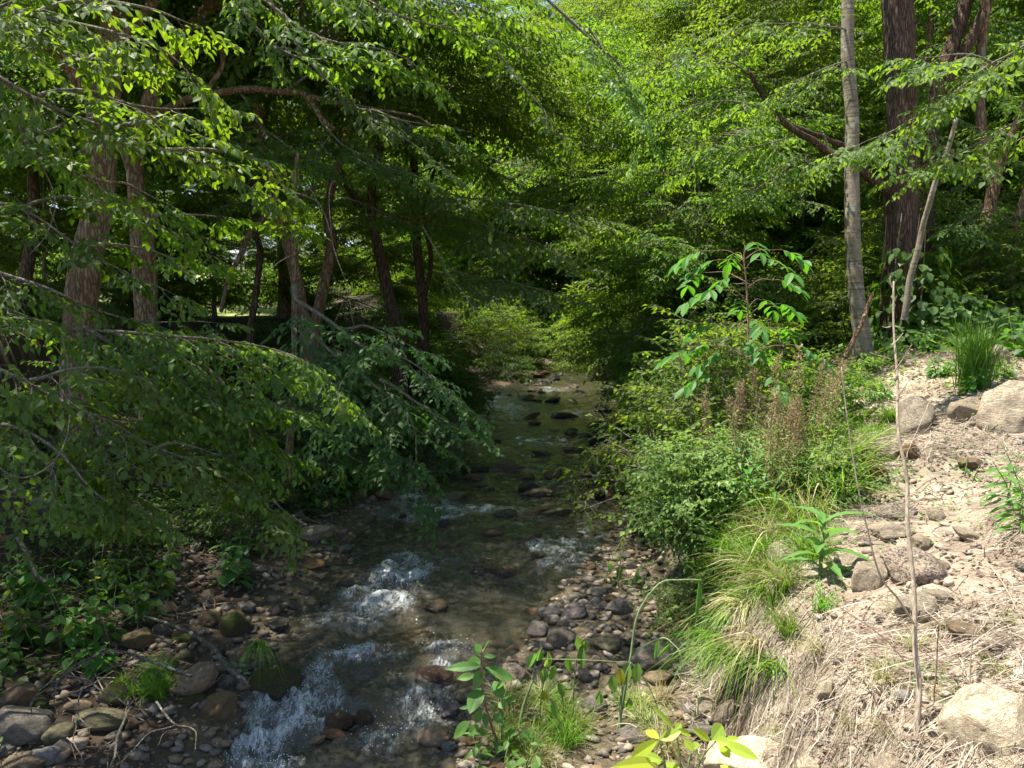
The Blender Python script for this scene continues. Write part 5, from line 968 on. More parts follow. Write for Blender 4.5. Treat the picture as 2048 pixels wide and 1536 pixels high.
stalks('wilted_weed', [([(1235, 1465, 4.1), (1250, 1380, 4.1), (1262, 1310, 4.1), (1276, 1228, 4.1), (1318, 1168, 4.1), (1360, 1160, 4.1), (1402, 1160, 4.1)], .020, .006), ([(1265, 1312, 4.1), (1290, 1290, 4.1), (1325, 1276, 4.1), (1345, 1287, 4.05), (1362, 1312, 4), (1360, 1370, 4)], .011, .004), ([(1276, 1228, 4.1), (1258, 1200, 4.1), (1300, 1180, 4.1)], .005, .003)], [(1398, 1160, 4.1, .20, .05), (1318, 1278, 4.08, .12, .02), (1342, 1285, 4.05, .11, .02)], 'tall bent hollow stalk with a hanging tip in front of the cobble bar', 'stem_bluegreen', 271)
stalks('wilted_weed', [([(1038, 1462, 4.0), (1045, 1420, 4.0), (1060, 1375, 4.0), (1075, 1340, 4.0)], .020, .012), ([(1060, 1375, 4), (1075, 1310, 4), (1085, 1295, 4)], .005, .003)], [(1082, 1298, 4, .085, .04), (1070, 1305, 4, .09, .04), (1095, 1302, 4, .10, .035), (1088, 1335, 4, .085, .045)], 'short blue green hollow stalk with limp yellow leaves', 'stem_bluegreen', 272)
stalks('wilted_weed', [([(1146, 1440, 3.9), (1148, 1370, 3.9), (1155, 1310, 3.9), (1165, 1280, 3.9)], .010, .006), ([(1165, 1280, 3.9), (1178, 1272, 3.9), (1188, 1300, 3.9)], .004, .002)], [(1155, 1272, 3.9, .10, .045), (1172, 1280, 3.9, .08, .04), (1140, 1312, 3.9, .10, .045), (1165, 1290, 3.9, .12, .04)], 'thin wilted stalk with limp green leaves left of the bent hollow one', 'stem_green', 273)
stalks('wilted_weed', [([(1240, 1470, 3.7), (1242, 1400, 3.7), (1252, 1350, 3.7), (1262, 1325, 3.7)], .016, .010), ([(1262, 1325, 3.7), (1290, 1360, 3.7), (1310, 1400, 3.7), (1318, 1430, 3.7)], .007, .003), ([(1180, 1450, 3.7), (1200, 1390, 3.7), (1235, 1345, 3.7), (1262, 1325, 3.7)], .006, .004), ([(1085, 1318, 3.75), (1170, 1320, 3.7), (1262, 1325, 3.7)], .005, .004)], [(1258, 1325, 3.7, .11, .055), (1276, 1325, 3.7, .10, .05), (1240, 1335, 3.7, .09, .045), (1225, 1350, 3.7, .085, .045), (1258, 1395, 3.7, .07, .035), (1200, 1380, 3.7, .08, .04), (1110, 1400, 3.7, .09, .045)], 'green stalk with a drooping leaf cluster at its broken top', 'stem_bluegreen', 274)
stalks('wilted_weed', [([(1080, 1460, 3.8), (1082, 1400, 3.8), (1092, 1345, 3.8), (1100, 1310, 3.8)], .006, .003), ([(1122, 1480, 3.8), (1128, 1420, 3.8), (1118, 1360, 3.8)], .005, .003)], [(1098, 1312, 3.8, .08, .035), (1108, 1330, 3.8, .085, .045), (1116, 1365, 3.8, .08, .04), (1085, 1380, 3.8, .07, .035)], 'yellowing weed with limp leaves between the hollow stalks', 'stem_green', 275, tone=(.85, 1))
# yellow leaved sprig at the bottom edge
L_, W_ = MB(), MB(); rr = np.random.default_rng(280); D0 = 2.15
for (x0, y0, x1, y1, w_) in [(1318, 1478, 1290, 1458, 18), (1320, 1480, 1362, 1461, 22), (1316, 1481, 1260, 1517, 24), (1324, 1524, 1233, 1527, 26), (1324, 1521, 1286, 1509, 18), (1331, 1526, 1360, 1545, 22), (1348, 1458, 1306, 1411, 12), (1353, 1460, 1385, 1470, 14), (1351, 1458, 1362, 1446, 14), (1421, 1482, 1386, 1457, 18), (1423, 1480, 1447, 1447, 32), (1432, 1480, 1458, 1486, 20), (1440, 1484, 1519, 1517, 26), (1440, 1487, 1460, 1516, 20), (1449, 1478, 1478, 1477, 12), (1388, 1502, 1368, 1478, 16), (1388, 1500, 1394, 1480, 16), (1388, 1504, 1408, 1518, 16), (1300, 1540, 1250, 1560, 24), (1470, 1550, 1440, 1530, 18)]:
    a = at(x0, y0, D0 + rr.normal(0, .03)); b = at(x1, y1, D0 + rr.normal(0, .06)); big_leaf(L_, a, b - a, [rr.normal(0, .3), -.75, .8], np.linalg.norm(b - a), w_ / FPX * D0, rr.random(), 0, .05, .12, .5, 9)
gb = at(1395, 1640, D0); gb[2] = gz(gb[0], gb[1])
for pts in ([(1345, 1600), (1330, 1530), (1318, 1478)], [(1330, 1545), (1326, 1524), (1322, 1520)], [(1375, 1600), (1402, 1520), (1432, 1482)], [(1372, 1580), (1378, 1522), (1388, 1502)], [(1362, 1560), (1358, 1500), (1350, 1458)]):
    P = px_path([(x, y, D0) for x, y in pts], 5); tube(W_, np.concatenate([[gb + (P[0] - gb) * t for t in (0, .5)], P]), np.linspace(.0045, .0018, len(P) + 2), 5, .5, 0)
o = thing('yellow_leaved_sprig', gb, 'sprig of yellow leaves with browned tips at the bottom picture edge', 'plant'); part('leaves', L_, M['leaf_yellow'], o); part('stem', W_, M['stem_green'], o, True)
# tall sapling on the right bank
p, ds = gp(1484, 930); rr = np.random.default_rng(290); L_, W_ = MB(), MB()
st = px_path([(1484, 930, ds), (1488, 800, ds), (1496, 680, ds), (1494, 590, ds), (1488, 520, ds), (1490, 490, ds)], 6); st[0] = p - [0, 0, .05]; tube(W_, st, np.linspace(.016, .005, len(st)), 7, .5, .08)
for pts in ([(1500, 900, ds), (1512, 820, ds), (1506, 740, ds), (1520, 690, ds)], [(1470, 910, ds), (1462, 840, ds), (1450, 790, ds)]): Q = px_path(pts, 5); tube(W_, Q, np.linspace(.009, .004, len(Q)), 5, .5, .05)
for (px, py) in [(1424, 502), (1452, 520), (1500, 486), (1545, 500), (1475, 505), (1520, 520), (1448, 580), (1525, 600), (1490, 600), (1552, 608), (1440, 648), (1505, 640), (1556, 655), (1424, 690), (1462, 705), (1532, 700), (1475, 555), (1545, 560), (1415, 545), (1570, 690), (1400, 700), (1490, 680), (1440, 745), (1530, 750)]:
    dd = ds + rr.normal(0, .22); c = at(px, py, dd); k = int(np.argmin(np.abs(st[:, 2] - (c[2] - .12)))); a = st[k]
    tube(W_, smooth_path([a, (a + c) / 2 + [0, 0, .05], c], 4), np.linspace(.005, .0025, 9), 4, .5, 0); out = unit((c - a) * [1, 1, 0] + rr.normal(0, .02, 3)); az = math.atan2(out[1], out[0])
    ln = rr.uniform(.24, .40); q = np.linspace(0, 1, 6); rach = c + np.stack([out[0] * ln * q, out[1] * ln * q, ln * (.18 * q - .55 * q ** 2)], -1); tube(W_, rach, np.linspace(.0025, .0015, 6), 4, .5, 0); sd = np.array([-out[1], out[0], 0])
    for m in (1, 2, 3, 4):
        for sg in (-1, 1):
            d = unit(sd * sg + out * .55 + np.array([0, 0, -rr.uniform(.2, .7)]) + rr.normal(0, .12, 3)); s_ = rr.uniform(.14, .22) * (.7 + .3 * m / 4)
            big_leaf(L_, rach[m + 1], d, [rr.normal(0, .2), rr.normal(0, .2) - .2, 1], s_, s_ * .40, rr.uniform(.1, .8), 0, rr.uniform(.1, .4), .15, .5, 7)
    s_ = rr.uniform(.17, .25); big_leaf(L_, rach[-1], unit(out + [0, 0, -.7]), [rr.normal(0, .2), -.3, 1], s_, s_ * .42, rr.uniform(.1, .8), 0, rr.uniform(.1, .35), .15, .5, 7)
o = thing('sapling', p, 'tall young sapling with large drooping leaves in the middle of the right bank', 'sapling'); part('leaves', L_, M['leaf_herb'], o); part('stem', W_, M['stem_red'], o, True)
# dead brown seed weeds
def dead_weed(px, py, h, lean, label, seed):
    r = np.random.default_rng(seed); p, d = gp(px, py); H = h * 1.18 / FPX * d; L_, W_ = MB(), MB(); s = np.linspace(0, 1, 8); P = wobble(p + np.stack([lean * H * s ** 2, .1 * H * s ** 2, H * s], -1), .04, 3, seed); tube(W_, P, np.linspace(.006, .002, 8), 4, .5, 0)
    n = 380; t = r.uniform(.3, 1, n); c = np.stack([np.interp(t, s, P[:, j]) for j in range(3)], -1); off = r.normal(0, 1, (n, 3)) * [.035, .035, .02] * (1.25 - .8 * t)[:, None]
    for k in range(12): j = int(r.integers(0, n)); tube(W_, [c[j], c[j] + off[j] * 1.6 + [0, 0, .05]], [.002, .001], 3, .5, 0, False)
    leaves(L_, c + off, unit(off + [0, 0, .015] + r.normal(0, .01, (n, 3))), r.normal(0, 1, (n, 3)), r.uniform(.014, .036, n), r.uniform(.008, .018, n), False, r)
    o = thing('dead_weed', p, label, 'weed', 'dead brown weeds on the bank'); part('leaves', L_, M['dead_weed'], o); part('stem', W_, M['dead_weed'], o, True)  # the part called leaves is the seed spike with its dried leaves
for i, (px, py, h, ln) in enumerate([(1425, 960, 160, -.1), (1470, 985, 190, .05), (1515, 975, 200, .0), (1540, 960, 215, .08), (1565, 955, 180, .1), (1592, 950, 215, .05), (1612, 940, 190, .15), (1640, 930, 175, .2), (1665, 935, 170, .1), (1500, 945, 150, -.15), (1555, 990, 170, -.05), (1600, 985, 160, 0), (1630, 960, 180, .1), (1450, 940, 130, 0), (1580, 1000, 150, .1), (1430, 1020, 190, -.15), (1475, 1040, 210, -.05), (1530, 1045, 200, .05), (1560, 1030, 190, .1), (1395, 1000, 170, -.1)]):
    dead_weed(px, py, h, ln, 'brittle brown dead weed with a shaggy seed spike in the stand behind the grassy lip', 300 + i)
# ------------------------------------------------------------------ grasses
def blades(mb, r, base, n, ln, spread, droop, w_=.006, rad=.05, tone=(0, 1), down=0.0, dirn=None):
    k = 6; t = np.linspace(0, 1, k); a = r.uniform(0, 6.3, n); L = ln * r.uniform(.45, 1.1, n); sp = spread * r.uniform(.2, 1.2, n); dr = droop * r.uniform(.3, 1.5, n); b = base + np.stack([rad * r.normal(0, .6, n), rad * r.normal(0, .6, n), 0 * a - .02], -1)
    h = np.stack([np.cos(a), np.sin(a)], -1)
    if dirn is not None: h = unit(h * .6 + np.asarray(dirn)[None])
    out = sp[:, None] * t + dr[:, None] * t ** 2.2; zz = np.sqrt(np.clip(1 - (sp[:, None] * .8) ** 2, .1, 1)) * t - (dr[:, None] * 1.1 + down) * t ** 2.6
    P = b[:, None] + np.stack([h[:, :1] * out, h[:, 1:] * out, zz], -1) * L[:, None, None]
    S = np.stack([-h[:, 1], h[:, 0], 0 * a], -1); tw = r.normal(0, .4, n); S = S + np.stack([0 * a, 0 * a, np.sin(tw)], -1); wd = w_ * r.uniform(.6, 1.3, n)[:, None] * np.clip(1 - t ** 2.5, .08, 1)[None]
    V = np.stack([P + S[:, None] * wd[..., None], P - S[:, None] * wd[..., None]], 2).reshape(-1, 3); o = (np.arange(n)[:, None, None] * k * 2) + (np.arange(k - 1) * 2)[None, :, None] + np.array([0, 1, 3, 2])[None, None]
    mb.add(V, None, o.reshape(-1, 4), np.repeat(r.uniform(*tone, n), k * 2))
p, d = gp(1948, 772); mb = MB(); blades(mb, np.random.default_rng(320), p, 520, .98, .22, .28, .0045, .12, (.2, .8))
solo('grass_clump', mb, M['grass'], 'tall bright green grass clump standing alone at the top of the dirt bank', 'grass clump', None, False, p)
rg = np.random.default_rng(330); tufts = []
for i, (mat_, n, ln, sp, dr, w_, nm) in enumerate([('grass', 110, .42, .5, .5, .0035, 'green'), ('grass_dry', 130, .40, .5, .55, .003, 'straw coloured'), ('grass', 70, .26, .7, .3, .004, 'short green')]):
    tufts.append((MB(), mat_, nm)); blades(tufts[-1][0], rg, np.zeros(3), n, ln, sp, dr, w_, .06, (0, 1))
meshes = [(t[0].mesh('grass_tuft', M[t[1]]), t[2]) for t in tufts]
def tuft(px, py, k, sc=1.0, where='on the grassy lip of the right bank'):
    p, d = gp(px, py); o = link('grass_tuft', meshes[k][0], None, p); o.scale = (sc, sc, sc); o.rotation_euler = (0, 0, rg.uniform(0, 6.3)); tag(o, f'{meshes[k][1]} grass tuft {where}', 'grass tuft', 'grass tufts ' + where)
for _ in range(85):
    t = rg.random(); py = 905 + 330 * t; px = 1560 - 75 * t + rg.normal(0, 62); tuft(px, py, int(rg.choice([0, 0, 1, 1, 2])), rg.uniform(.6, 1.05))
for _ in range(26): tuft(rg.uniform(1650, 1800), rg.uniform(840, 900), int(rg.choice([0, 2, 2])), rg.uniform(.6, 1.0), 'between the dead weeds and the upright grey boulder')
for _ in range(22): tuft(rg.uniform(1550, 2040), rg.uniform(1180, 1500), int(rg.choice([1, 1, 2])), rg.uniform(.3, .6), 'thinly scattered over the dirt bank')
for _ in range(32): tuft(rg.uniform(940, 1340), rg.uniform(1400, 1535), int(rg.choice([0, 1, 1])), rg.uniform(.5, .85), 'among the wilted stalks at the bottom')
for _ in range(9): tuft(rg.uniform(240, 330), rg.uniform(1340, 1420), 0, rg.uniform(.4, .6), 'between the boulders on the left bar')
for _ in range(30): tuft(rg.uniform(1420, 1640), rg.uniform(1010, 1180), int(rg.choice([0, 0, 1, 1])), rg.uniform(.9, 1.5), 'leaning out of the weeds along the lip of the bank')
for _ in range(26): tuft(rg.uniform(1440, 1700), rg.uniform(895, 1010), int(rg.choice([0, 1, 1])), rg.uniform(1.3, 2.1), 'standing tall among the dead brown weeds')
tuft(1580, 1270, 0, .8, 'glowing yellow green below the broad leaved weed')
for i, (px, py, n, ln, dx) in enumerate([(1400, 1265, 90, .5, -.8), (1440, 1300, 110, .55, -.9), (1480, 1330, 110, .55, -.9), (1520, 1300, 80, .5, -.8), (1550, 1345, 70, .45, -.6), (1460, 1250, 90, .5, -.8), (1500, 1225, 100, .5, -.7), (1540, 1200, 80, .45, -.6)]):
    p, d = gp(px, py); mb = MB(); blades(mb, np.random.default_rng(340 + i), p, n, ln, .5, .55, .0038, .07, (0, 1), .35, (dx, -.5))
    solo('overhanging_grass', mb, M['grass' if i % 3 else 'grass_dry'], 'long grass tuft arching down over the cut face of the right bank', 'grass tuft', 'grass tufts hanging over the cut bank', False, p)
p, d = gp(535, 1325); mb = MB(); blades(mb, np.random.default_rng(350), p + [0, -.15, .22], 70, .24, .5, .8, .003, .03, (.3, 1), .5, (.1, -1)); solo('grass_tuft', mb, M['grass'], 'pale grass tuft hanging from the top of the big mossy boulder', 'grass tuft', None, False, p)
# broad leaved pale weed and the plant at the right edge
p, d = gp(1640, 1160); L_, W_ = MB(), MB(); rr = np.random.default_rng(360)
tube(W_, [p - [0, 0, .03], p + [0, 0, .2], p + [.02, 0, .42]], [.014, .012, .006], 6)
for k in range(15):
    a = k * 2.4; z = .06 + .026 * k; u = k / 14; dv = np.array([math.cos(a), math.sin(a), .55 + .6 * u]); big_leaf(L_, p + [0, 0, z], dv, [-math.cos(a) * .5, -math.sin(a) * .5, 1], rr.uniform(.2, .3), rr.uniform(.05, .075), rr.uniform(.3, .8), .10, rr.uniform(.5, .95), .25, .55, 13)
o = thing('broad_leaved_weed', p, 'pale green weed with long wavy curling leaves on the dirt bank', 'weed'); part('leaves', L_, M['leaf_weed'], o); part('stem', W_, M['stem_green'], o, True)
plant('leafy_weed', [(2030, 1040), (2055, 1020), (2040, 1075), (2070, 1060), (2015, 1000)], 125, 'green lance leaved weed at the right picture edge', 'leaf_weed', 'stem_green', .17, .045, 361, 8, .35, cat='weed', droop=.1, tone=(0, .6))
plant('leafy_weed', [(1930, 950), (1945, 965), (1920, 940)], 40, 'small seedling left of the lance leaved weed', 'leaf_herb', 'stem_green', .06, .03, 362, 4, .3, cat='weed')
plant('leafy_weed', [(1545, 1030), (1565, 1050), (1530, 1060)], 130, 'upright plant with long strap leaves in the bank grass', 'leaf_weed', 'stem_green', .22, .03, 363, 6, .3, cat='weed', droop=.2, tone=(.2, 1))
plant('leafy_weed', [(2046, 712), (2030, 716), (2060, 720)], 110, 'bluish leafy plant at the right edge beyond the pale boulders', 'leaf_teal', 'stem_green', .20, .12, 364, 6, .3)
# vine round the massive trunk
r = np.random.default_rng(370); tb = at(1797, 690, 12.3); tb[2] = gz(tb[0], tb[1]); L_, W_ = MB(), MB()
n = 420; a = r.uniform(0, 6.3, n); z = 1.5 * r.random(n) ** 1.5; rad = .3 + .12 * r.random(n) + .9 * np.exp(-z * 1.6) * r.random(n); P = tb + np.stack([np.cos(a) * rad + .35 * np.exp(-z), np.sin(a) * rad - .2, z], -1)
leaves(L_, P, np.stack([np.cos(a) * .5 + r.normal(0, .3, n), np.sin(a) * .5 + r.normal(0, .3, n), -.8 + r.normal(0, .2, n)], -1), np.stack([np.cos(a), np.sin(a), .7 + 0 * a], -1), r.uniform(.1, .2, n), r.uniform(.09, .17, n), True, r)
n = 900; x = r.normal(.75, .75, n); y = r.normal(-.5, .6, n); hh = .75 * np.exp(-((x - .7) ** 2 + (y + .4) ** 2) / 1.0); P = tb + np.stack([x, y, 0 * x], -1); P[:, 2] = ground(P[:, 0], P[:, 1]) + hh * r.random(n) ** .5 + .03
leaves(L_, P, np.stack([r.normal(0, .6, n), -.5 + r.normal(0, .5, n), -.4 + r.normal(0, .2, n)], -1), np.stack([r.normal(0, .3, n), -.4 + r.normal(0, .3, n), 1 + 0 * x], -1), r.uniform(.1, .2, n), r.uniform(.09, .17, n), True, r)
for k in range(7): q = np.linspace(0, 2.0, 12); th = k * .9 + .25 * q; tube(W_, tb + np.stack([np.cos(th) * .29, np.sin(th) * .29, q], -1), np.linspace(.015, .006, 12), 5, .5, .1)
o = thing('vine', tb, 'dark large leaved vine heaped round the foot of the massive trunk', 'vine'); part('leaves', L_, M['leaf_dark'], o); part('stem', W_, M['bark_thin'], o, True)
# ------------------------------------------------------------------ ground cover, litter, straw
def cover(name, n, xs, ys, ok, hgt, ll, mat_, label, seed, flat=1.0, near=True, asp=.65):
    r = np.random.default_rng(seed); x = r.uniform(*xs, n * 8); y = r.uniform(*ys, n * 8); m = ok(x, y); x, y = x[m][:n], y[m][:n]; k = len(x); z = ground(x, y); a = r.uniform(0, 6.3, k)
    P = np.stack([x, y, z + .012 + hgt * r.random(k) * np.clip(.5 + fbm(x * 1.5, y * 1.5, seed), 0.1, 1)], -1); mb = MB()
    L = r.uniform(.6, 1.3, k) * ll; leaves(mb, P, np.stack([np.cos(a), np.sin(a), r.normal(-.1, .25, k) * flat], -1), np.stack([r.normal(0, .35, k) * flat, r.normal(0, .35, k) * flat - .1, 1 + 0 * a], -1), L, L * asp * r.uniform(.7, 1.2, k), near, r)
    tag(link(name, mb.mesh(name, M[mat_])), label, 'ground cover', kind='stuff')
eR = lambda x, y: x - Re(y) - bar_w(y)
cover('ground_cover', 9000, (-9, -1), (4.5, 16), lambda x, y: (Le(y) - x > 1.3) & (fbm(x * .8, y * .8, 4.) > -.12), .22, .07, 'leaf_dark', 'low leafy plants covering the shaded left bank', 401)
cover('ground_cover', 11000, (1.2, 12), (7.2, 17), lambda x, y: (eR(x, y) > .1) & (fbm(x * .7, y * .7, 6.) + .10 * (y - 10.2) - .16 * np.clip(x - 3.0, 0, 3) * (y < 10.5) > -.05), .25, .065, 'leaf_far', 'low leafy plants under the right bank shrubs', 402)
cover('ground_cover', 1500, (2, 8), (2.5, 11), lambda x, y: (eR(x, y) > .8) & (fbm(x * 1.2, y * 1.2, 16.) > .17), .08, .035, 'leaf_weed', 'tiny seedlings dotted over the dirt bank', 403)
cover('leaf_litter', 21000, (.9, 8), (2.2, 12), lambda x, y: (eR(x, y) > .05) & (fbm(x * .9, y * .9, 26.) > -.3), .025, .037, 'litter', 'small brown dead leaves strewn over the dirt bank', 404, .7, False, .55)
cover('leaf_litter', 9000, (-9, -1.5), (4, 14), lambda x, y: (Le(y) - x > .8), .02, .05, 'litter', 'brown dead leaves on the shaded left bank', 405, .8, False, .5)
cover('leaf_litter', 5000, (2, 12), (9, 16), lambda x, y: (eR(x, y) > .1), .02, .06, 'litter', 'brown dead leaves under the wood edge on the right', 406, .8, False, .5)
def straw(name, n, xs, ys, ok, ln, w_, label, seed, lift=.03, mat_='straw', tone=(0, 1)):
    r = np.random.default_rng(seed); x = r.uniform(*xs, n * 6); y = r.uniform(*ys, n * 6); m = ok(x, y); x, y = x[m][:n], y[m][:n]; k = len(x); a = r.normal(-.5, .9, k); L = ln * r.uniform(.3, 1.2, k); t = np.linspace(-.5, .5, 4); cv = r.normal(0, .15, k)
    dx, dy = np.cos(a)[:, None] * t * L[:, None] - np.sin(a)[:, None] * (cv * L)[:, None] * t ** 2 * 4, np.sin(a)[:, None] * t * L[:, None] + np.cos(a)[:, None] * (cv * L)[:, None] * t ** 2 * 4
    X_, Y_ = x[:, None] + dx, y[:, None] + dy; Z_ = ground(X_, Y_) + .008 + lift * r.random((k, 1)) + (t * L[:, None] * r.normal(0, .12, (k, 1)))
    P = np.stack([X_, Y_, Z_], -1); S = np.stack([-np.sin(a), np.cos(a), r.normal(0, .5, k)], -1)[:, None] * (w_ * r.uniform(.5, 1.4, k))[:, None, None]
    V = np.stack([P + S, P - S], 2).reshape(-1, 3); o = (np.arange(k)[:, None, None] * 8) + (np.arange(3) * 2)[None, :, None] + np.array([0, 1, 3, 2]); mb = MB(); mb.add(V, None, o.reshape(-1, 4), np.repeat(r.uniform(*tone, k), 8)); tag(link(name, mb.mesh(name, M[mat_])), label, 'dry grass', kind='stuff')
straw('straw', 7500, (.95, 4.5), (2.2, 8), lambda x, y: (eR(x, y) > -.05) & (fbm(x * .8, y * .8, 36.) - .06 * (y - 4.5) > -.12), .30, .0016, 'dry straw and thin dead stalks lying over the lip of the dirt bank', 411, .07)
straw('straw', 2600, (1, 7), (4, 11), lambda x, y: (eR(x, y) > .1), .22, .0018, 'loose dead stalks on the upper dirt bank', 412, .02)
straw('dead_twigs', 900, (-7, -1.6), (4.2, 11), lambda x, y: (Le(y) - x > .6), .4, .003, 'dead twigs lying on the shaded left bank', 413, .06, 'litter', (.2, .8))
# bare sapling in front, dry stalks, lichened sticks
def sticks(name, items, bark, label, cat='stick', sides=7):
    mb = MB()
    for P, a, b in items: tube(mb, P, np.linspace(a, b, len(P)), sides, .5, .1)
    return solo(name, mb, M[bark], label, cat, None, True, items[0][0][0])
p, d = gp(1833, 1488); e = lambda x, y, k=0.0: (x, y, d + k)
main = px_path([e(1833, 1488), e(1834, 1400, .02), e(1836, 1290, .05), e(1831, 1180, .1), e(1818, 1060, .15), e(1803, 920, .2), e(1795, 820, .25), e(1788, 700, .3), e(1783, 560, .35)], 6); main[0] = p - [0, 0, .05]
tw = [([e(1828, 1248, .06), e(1798, 1200, .04), (1760, 1150, d), e(1735, 1060), e(1715, 970), e(1695, 840), e(1683, 735)], .0075, .003), ([e(1787, 745, .28), e(1803, 722, .25), e(1823, 690, .2)], .005, .002), ([e(1783, 690, .3), e(1795, 680, .3), e(1806, 666, .3)], .004, .002), ([e(1781, 718, .3), e(1760, 712, .3), e(1740, 705, .3)], .003, .0015), ([e(1785, 782, .27), e(1770, 760, .3), e(1760, 733, .3)], .004, .002), ([e(1794, 800, .25), e(1815, 765, .3), e(1836, 726, .3)], .004, .002), ([e(1782, 653, .32), e(1772, 655, .32), e(1764, 653, .32)], .003, .002), ([e(1784, 575, .35), e(1780, 560, .35), e(1781, 552, .35)], .004, .003)]
sticks('bare_sapling', [(wobble(main, .012, 4), .0145, .0045)] + [(px_path(t, 5), a * .75, b * .75) for t, a, b in tw], 'stem_dry', 'bare dry sapling with a long side shoot rising in front of the dirt bank', 'sapling', 9)
p2, d2 = gp(1812, 925); sticks('dry_stalk', [(np.concatenate([[p2 - [0, 0, .03]], px_path([(1815, 905, d2), (1835, 860, d2), (1858, 805, d2 + .1)], 4)]), .006, .002)], 'stem_dry', 'thin reddish dry stalk leaning right beside the low granite boulder', 'stalk')
for i, (a, b, lb) in enumerate([((1678, 1300), (1680, 1195), 'straight upright dry stalk below the smooth pale upright boulder'), ((1710, 1275), (1760, 1190), 'dry stalk slanting right across the dirt below the smooth pale boulder'), ((1938, 1460), (1942, 1240), 'tall thin dry stalk left of the huge cream boulder'), ((1870, 1420), (1875, 1230), 'dark thin dry stalk right of the bare sapling stem'), ((1660, 1520), (1720, 1380), 'dry stalk slanting over the straw at the bottom'), ((1465, 1530), (1500, 1330), 'pale dry stalk leaning on the cut bank'), ((2040, 1230), (1960, 1110), 'long dry stalk lying up the slope at the right edge'), ((1600, 1260), (1690, 1150), 'thin dark stalk lying right of the broad leaved weed'), ((1780, 1480), (1700, 1300), 'thin dark stalk crossing behind the bare sapling'), ((1960, 1420), (1830, 1290), 'thin dark stalk slanting down from the huge cream boulder to the sapling'), ((1840, 1350), (1610, 1160), 'long thin dark stalk running from the broad leaved weed to the sapling')]):
    pa, da = gp(*a); pb = at(b[0], b[1], da + (0.0 if a[1] - b[1] > 95 and abs(a[0] - b[0]) < 60 else .35)); pb[2] = max(pb[2], gz(pb[0], pb[1]) + .02)
    P = np.array([pa + (pb - pa) * t + [0, 0, .03 * math.sin(t * 3.1)] for t in np.linspace(0, 1, 8)]); P[0, 2] -= .02; sticks('dry_stalk', [(wobble(P, .015, 4, i * 5.), .0045, .002)], 'stem_dry' if i in (0, 2, 5, 6) else 'stem_red', lb, 'stalk', 5)
K = lambda x, y: (x * .21875, 1200 + y * .21875)
def lich(pl, a, b, dz=0.0):
    out = []
    for x, y in pl: px, py = K(x, y); out.append(at(px, py, 5.15 - (py - 1300) * .0042 + dz))
    P = smooth_path(out, 6); P[:, 2] = np.maximum(P[:, 2], ground(P[:, 0], P[:, 1]) + .03); return (wobble(P, .02, 5, pl[0][0]), a * .72, b * .7)
sticks('lichened_branch', [lich([(1750, 700), (1450, 590), (1250, 510), (1050, 480), (850, 510), (680, 580), (560, 660), (420, 760), (330, 850), (270, 960), (255, 1050)], .014, .004), lich([(1230, 530), (1000, 630), (830, 740), (750, 850), (720, 950), (715, 1050), (780, 1150), (815, 1230), (790, 1330)], .008, .003), lich([(820, 550), (620, 690), (540, 810), (520, 930), (530, 990), (430, 1160)], .007, .003), lich([(620, 690), (480, 800), (300, 930), (262, 1030)], .007, .003)], 'bark_lichen', 'arching bare branch crusted with pale lichen over the left bar boulders', 'branch')
sticks('lichened_branch', [lich([(620, 690), (740, 730), (900, 840), (1030, 890), (1200, 970), (1380, 1010)], .010, .006, -.12), lich([(1200, 980), (1120, 1110), (1060, 1230), (1040, 1340), (1030, 1530)], .012, .010, -.12), lich([(1040, 1280), (860, 1390), (740, 1420), (600, 1460)], .006, .003, -.12), lich([(680, 1090), (700, 1230), (760, 1420), (740, 1540)], .006, .003, -.12)], 'bark_lichen', 'forked pale dead branch lying down to the water on the left bar', 'branch')
sticks('lichened_branch', [lich([(1430, 930), (1500, 1010), (1590, 1110), (1650, 1170), (1720, 1190), (1800, 1240), (1820, 1350)], .011, .004, -.15), lich([(1600, 1150), (1400, 1220), (1250, 1370), (1120, 1480)], .006, .003, -.15), lich([(1620, 1180), (1500, 1250), (1420, 1370)], .004, .002, -.15)], 'bark_lichen', 'short lichened twig beside the orange brown stones at the rapids', 'branch')
sticks('lichened_branch', [(np.array([at(x, y, dd) for x, y, dd in [(288, 1232, 6.3), (330, 1245, 6.2), (378, 1264, 6.0), (428, 1296, 5.8), (455, 1335, 5.6), (492, 1366, 5.4)]]), .010, .022)], 'bark_lichen', 'thick lichened stick sloping down to the big mossy boulder', 'branch')
sticks('lichened_branch', [(np.array([at(x, y, dd) for x, y, dd in [(548, 1000, 7.6), (560, 1015, 7.5), (585, 1035, 7.4), (612, 1050, 7.3)]]), .010, .013)], 'bark_lichen', 'grey stick propped on the pale flat boulder', 'branch')
sticks('lichened_branch', [(np.array([at(x, y, dd) for x, y, dd in [(35, 1075, 5.9), (55, 1110, 5.8), (72, 1150, 5.7), (92, 1165, 5.65)]]), .018, .014)], 'bark_lichen', 'stubby lichened branch end poking from the herbs at the left', 'branch')

straw('hanging_roots', 1300, (.9, 2.2), (2.4, 7.5), lambda x, y: (eR(x, y) > -.12) & (eR(x, y) < .75), .28, .0016, 'dry roots and grass stalks trailing down the cut face of the right bank', 414, .08)

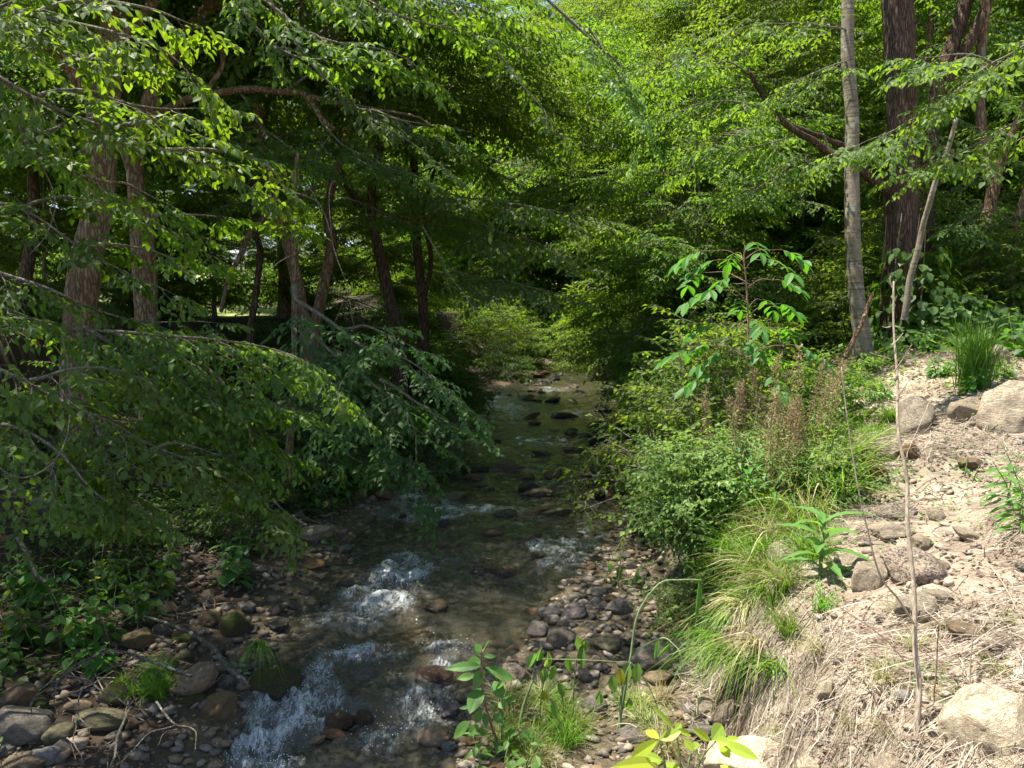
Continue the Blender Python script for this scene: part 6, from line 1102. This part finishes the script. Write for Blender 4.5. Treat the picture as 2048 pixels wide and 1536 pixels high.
for i, (px, py, lb) in enumerate([(1880, 752, 'low leafy weed between the upright grey boulder and the tall grass clump'), (1925, 785, 'low leafy weed behind the hunched tan boulder'), (2005, 758, 'low leafy weed above the big pale boulder'), (1850, 705, 'low leafy weed at the shaded foot of the vine'), (1790, 728, 'low leafy weed behind the top of the bare sapling'), (1745, 745, 'low leafy weed right of the slim tree foot'), (1690, 765, 'low leafy weed in front of the slim tree foot'), (1700, 815, 'bright leafy weed left of the upright grey boulder'), (1760, 800, 'bright leafy weed touching the upright grey boulder')]):
    r = np.random.default_rng(700 + i); plant('leafy_weed', [(px + r.uniform(-16, 16), py + r.uniform(-2.5, 2.5)) for _ in range(6)], 48, lb, 'leaf_herb' if i < 7 else 'leaf_weed', 'stem_green', .11, .06, 700 + i, 5, .4, cat='weed')

straw('dead_twigs', 800, (1, 7), (2.4, 10.5), lambda x, y: (eR(x, y) > .15), .5, .0035, 'brown and grey dead twigs lying on the dirt bank', 415, .05, 'litter', (.1, .7))
r = np.random.default_rng(431); v_, f_ = ico(1); mb = MB()
for (cx, cy, ax, ay, am) in FO[:12]:
    k = int(70 * am); x = cx + r.normal(0, .45, k) * ax; y = cy + r.normal(0, .45, k) * ay; z = Wl(x, y) + .02 + .07 * r.random(k) ** 2; sz = r.uniform(.0015, .0045, k)
    mb.add((v_[None] * sz[:, None, None] + np.stack([x, y, z], -1)[:, None]).reshape(-1, 3), (f_[None] + (np.arange(k) * len(v_))[:, None, None]).reshape(-1, 3))
m_, nd_, *_x, done_m = newmat('droplet'); done_m(nd_('BsdfPrincipled', {'Base Color': (.8, .84, .86), 'Roughness': .1}).outputs[0])
tag(link('spray', mb.mesh('spray', m_, True)), 'drops of spray tossed up by the rapids', 'spray', kind='stuff')



# ------------------------------------------------------------------ light, sky, camera
EL, AZ = R(70), R(-78)
sv = Vector((math.sin(AZ) * math.cos(EL), math.cos(AZ) * math.cos(EL), math.sin(EL)))
sun = bpy.data.lights.new('sun', 'SUN'); sun.energy = 5.0; sun.angle = R(0.53); sun.color = (1.0, 0.93, 0.82)
so = bpy.data.objects.new('sun', sun); COL.objects.link(so); so.rotation_euler = (-sv).to_track_quat('-Z', 'Y').to_euler(); so.location = (0, 0, 30)
w = bpy.data.worlds.new('World'); SC.world = w; w.use_nodes = True; nt = w.node_tree
sky = nt.nodes.new('ShaderNodeTexSky'); sky.sky_type = 'NISHITA'; sky.sun_disc = False; sky.sun_elevation = EL; sky.sun_rotation = AZ
bg = nt.nodes['Background']; nt.links.new(sky.outputs[0], bg.inputs[0]); bg.inputs[1].default_value = 0.085
cam = bpy.data.cameras.new('camera'); cam.sensor_width = 36; cam.lens = 36 * FPX / 2048; cam.clip_end = 1500; cam.clip_start = 0.05
co = bpy.data.objects.new('camera', cam); COL.objects.link(co); co.location = CAM; co.rotation_euler = (R(90) + PITCH, 0, 0); SC.camera = co
SC.view_settings.view_transform = 'Standard'; SC.view_settings.look = 'None'; SC.view_settings.exposure = 1.38; SC.view_settings.gamma = 1
SC.render.resolution_x = 1024; SC.render.resolution_y = 768
cy = SC.cycles; cy.max_bounces = 7; cy.diffuse_bounces = 4; cy.glossy_bounces = 3; cy.transmission_bounces = 4; cy.transparent_max_bounces = 8
cy.caustics_reflective = False; cy.caustics_refractive = False; cy.use_adaptive_sampling = True; cy.adaptive_threshold = 0.02
cy.use_denoising = True; cy.sample_clamp_indirect = 6
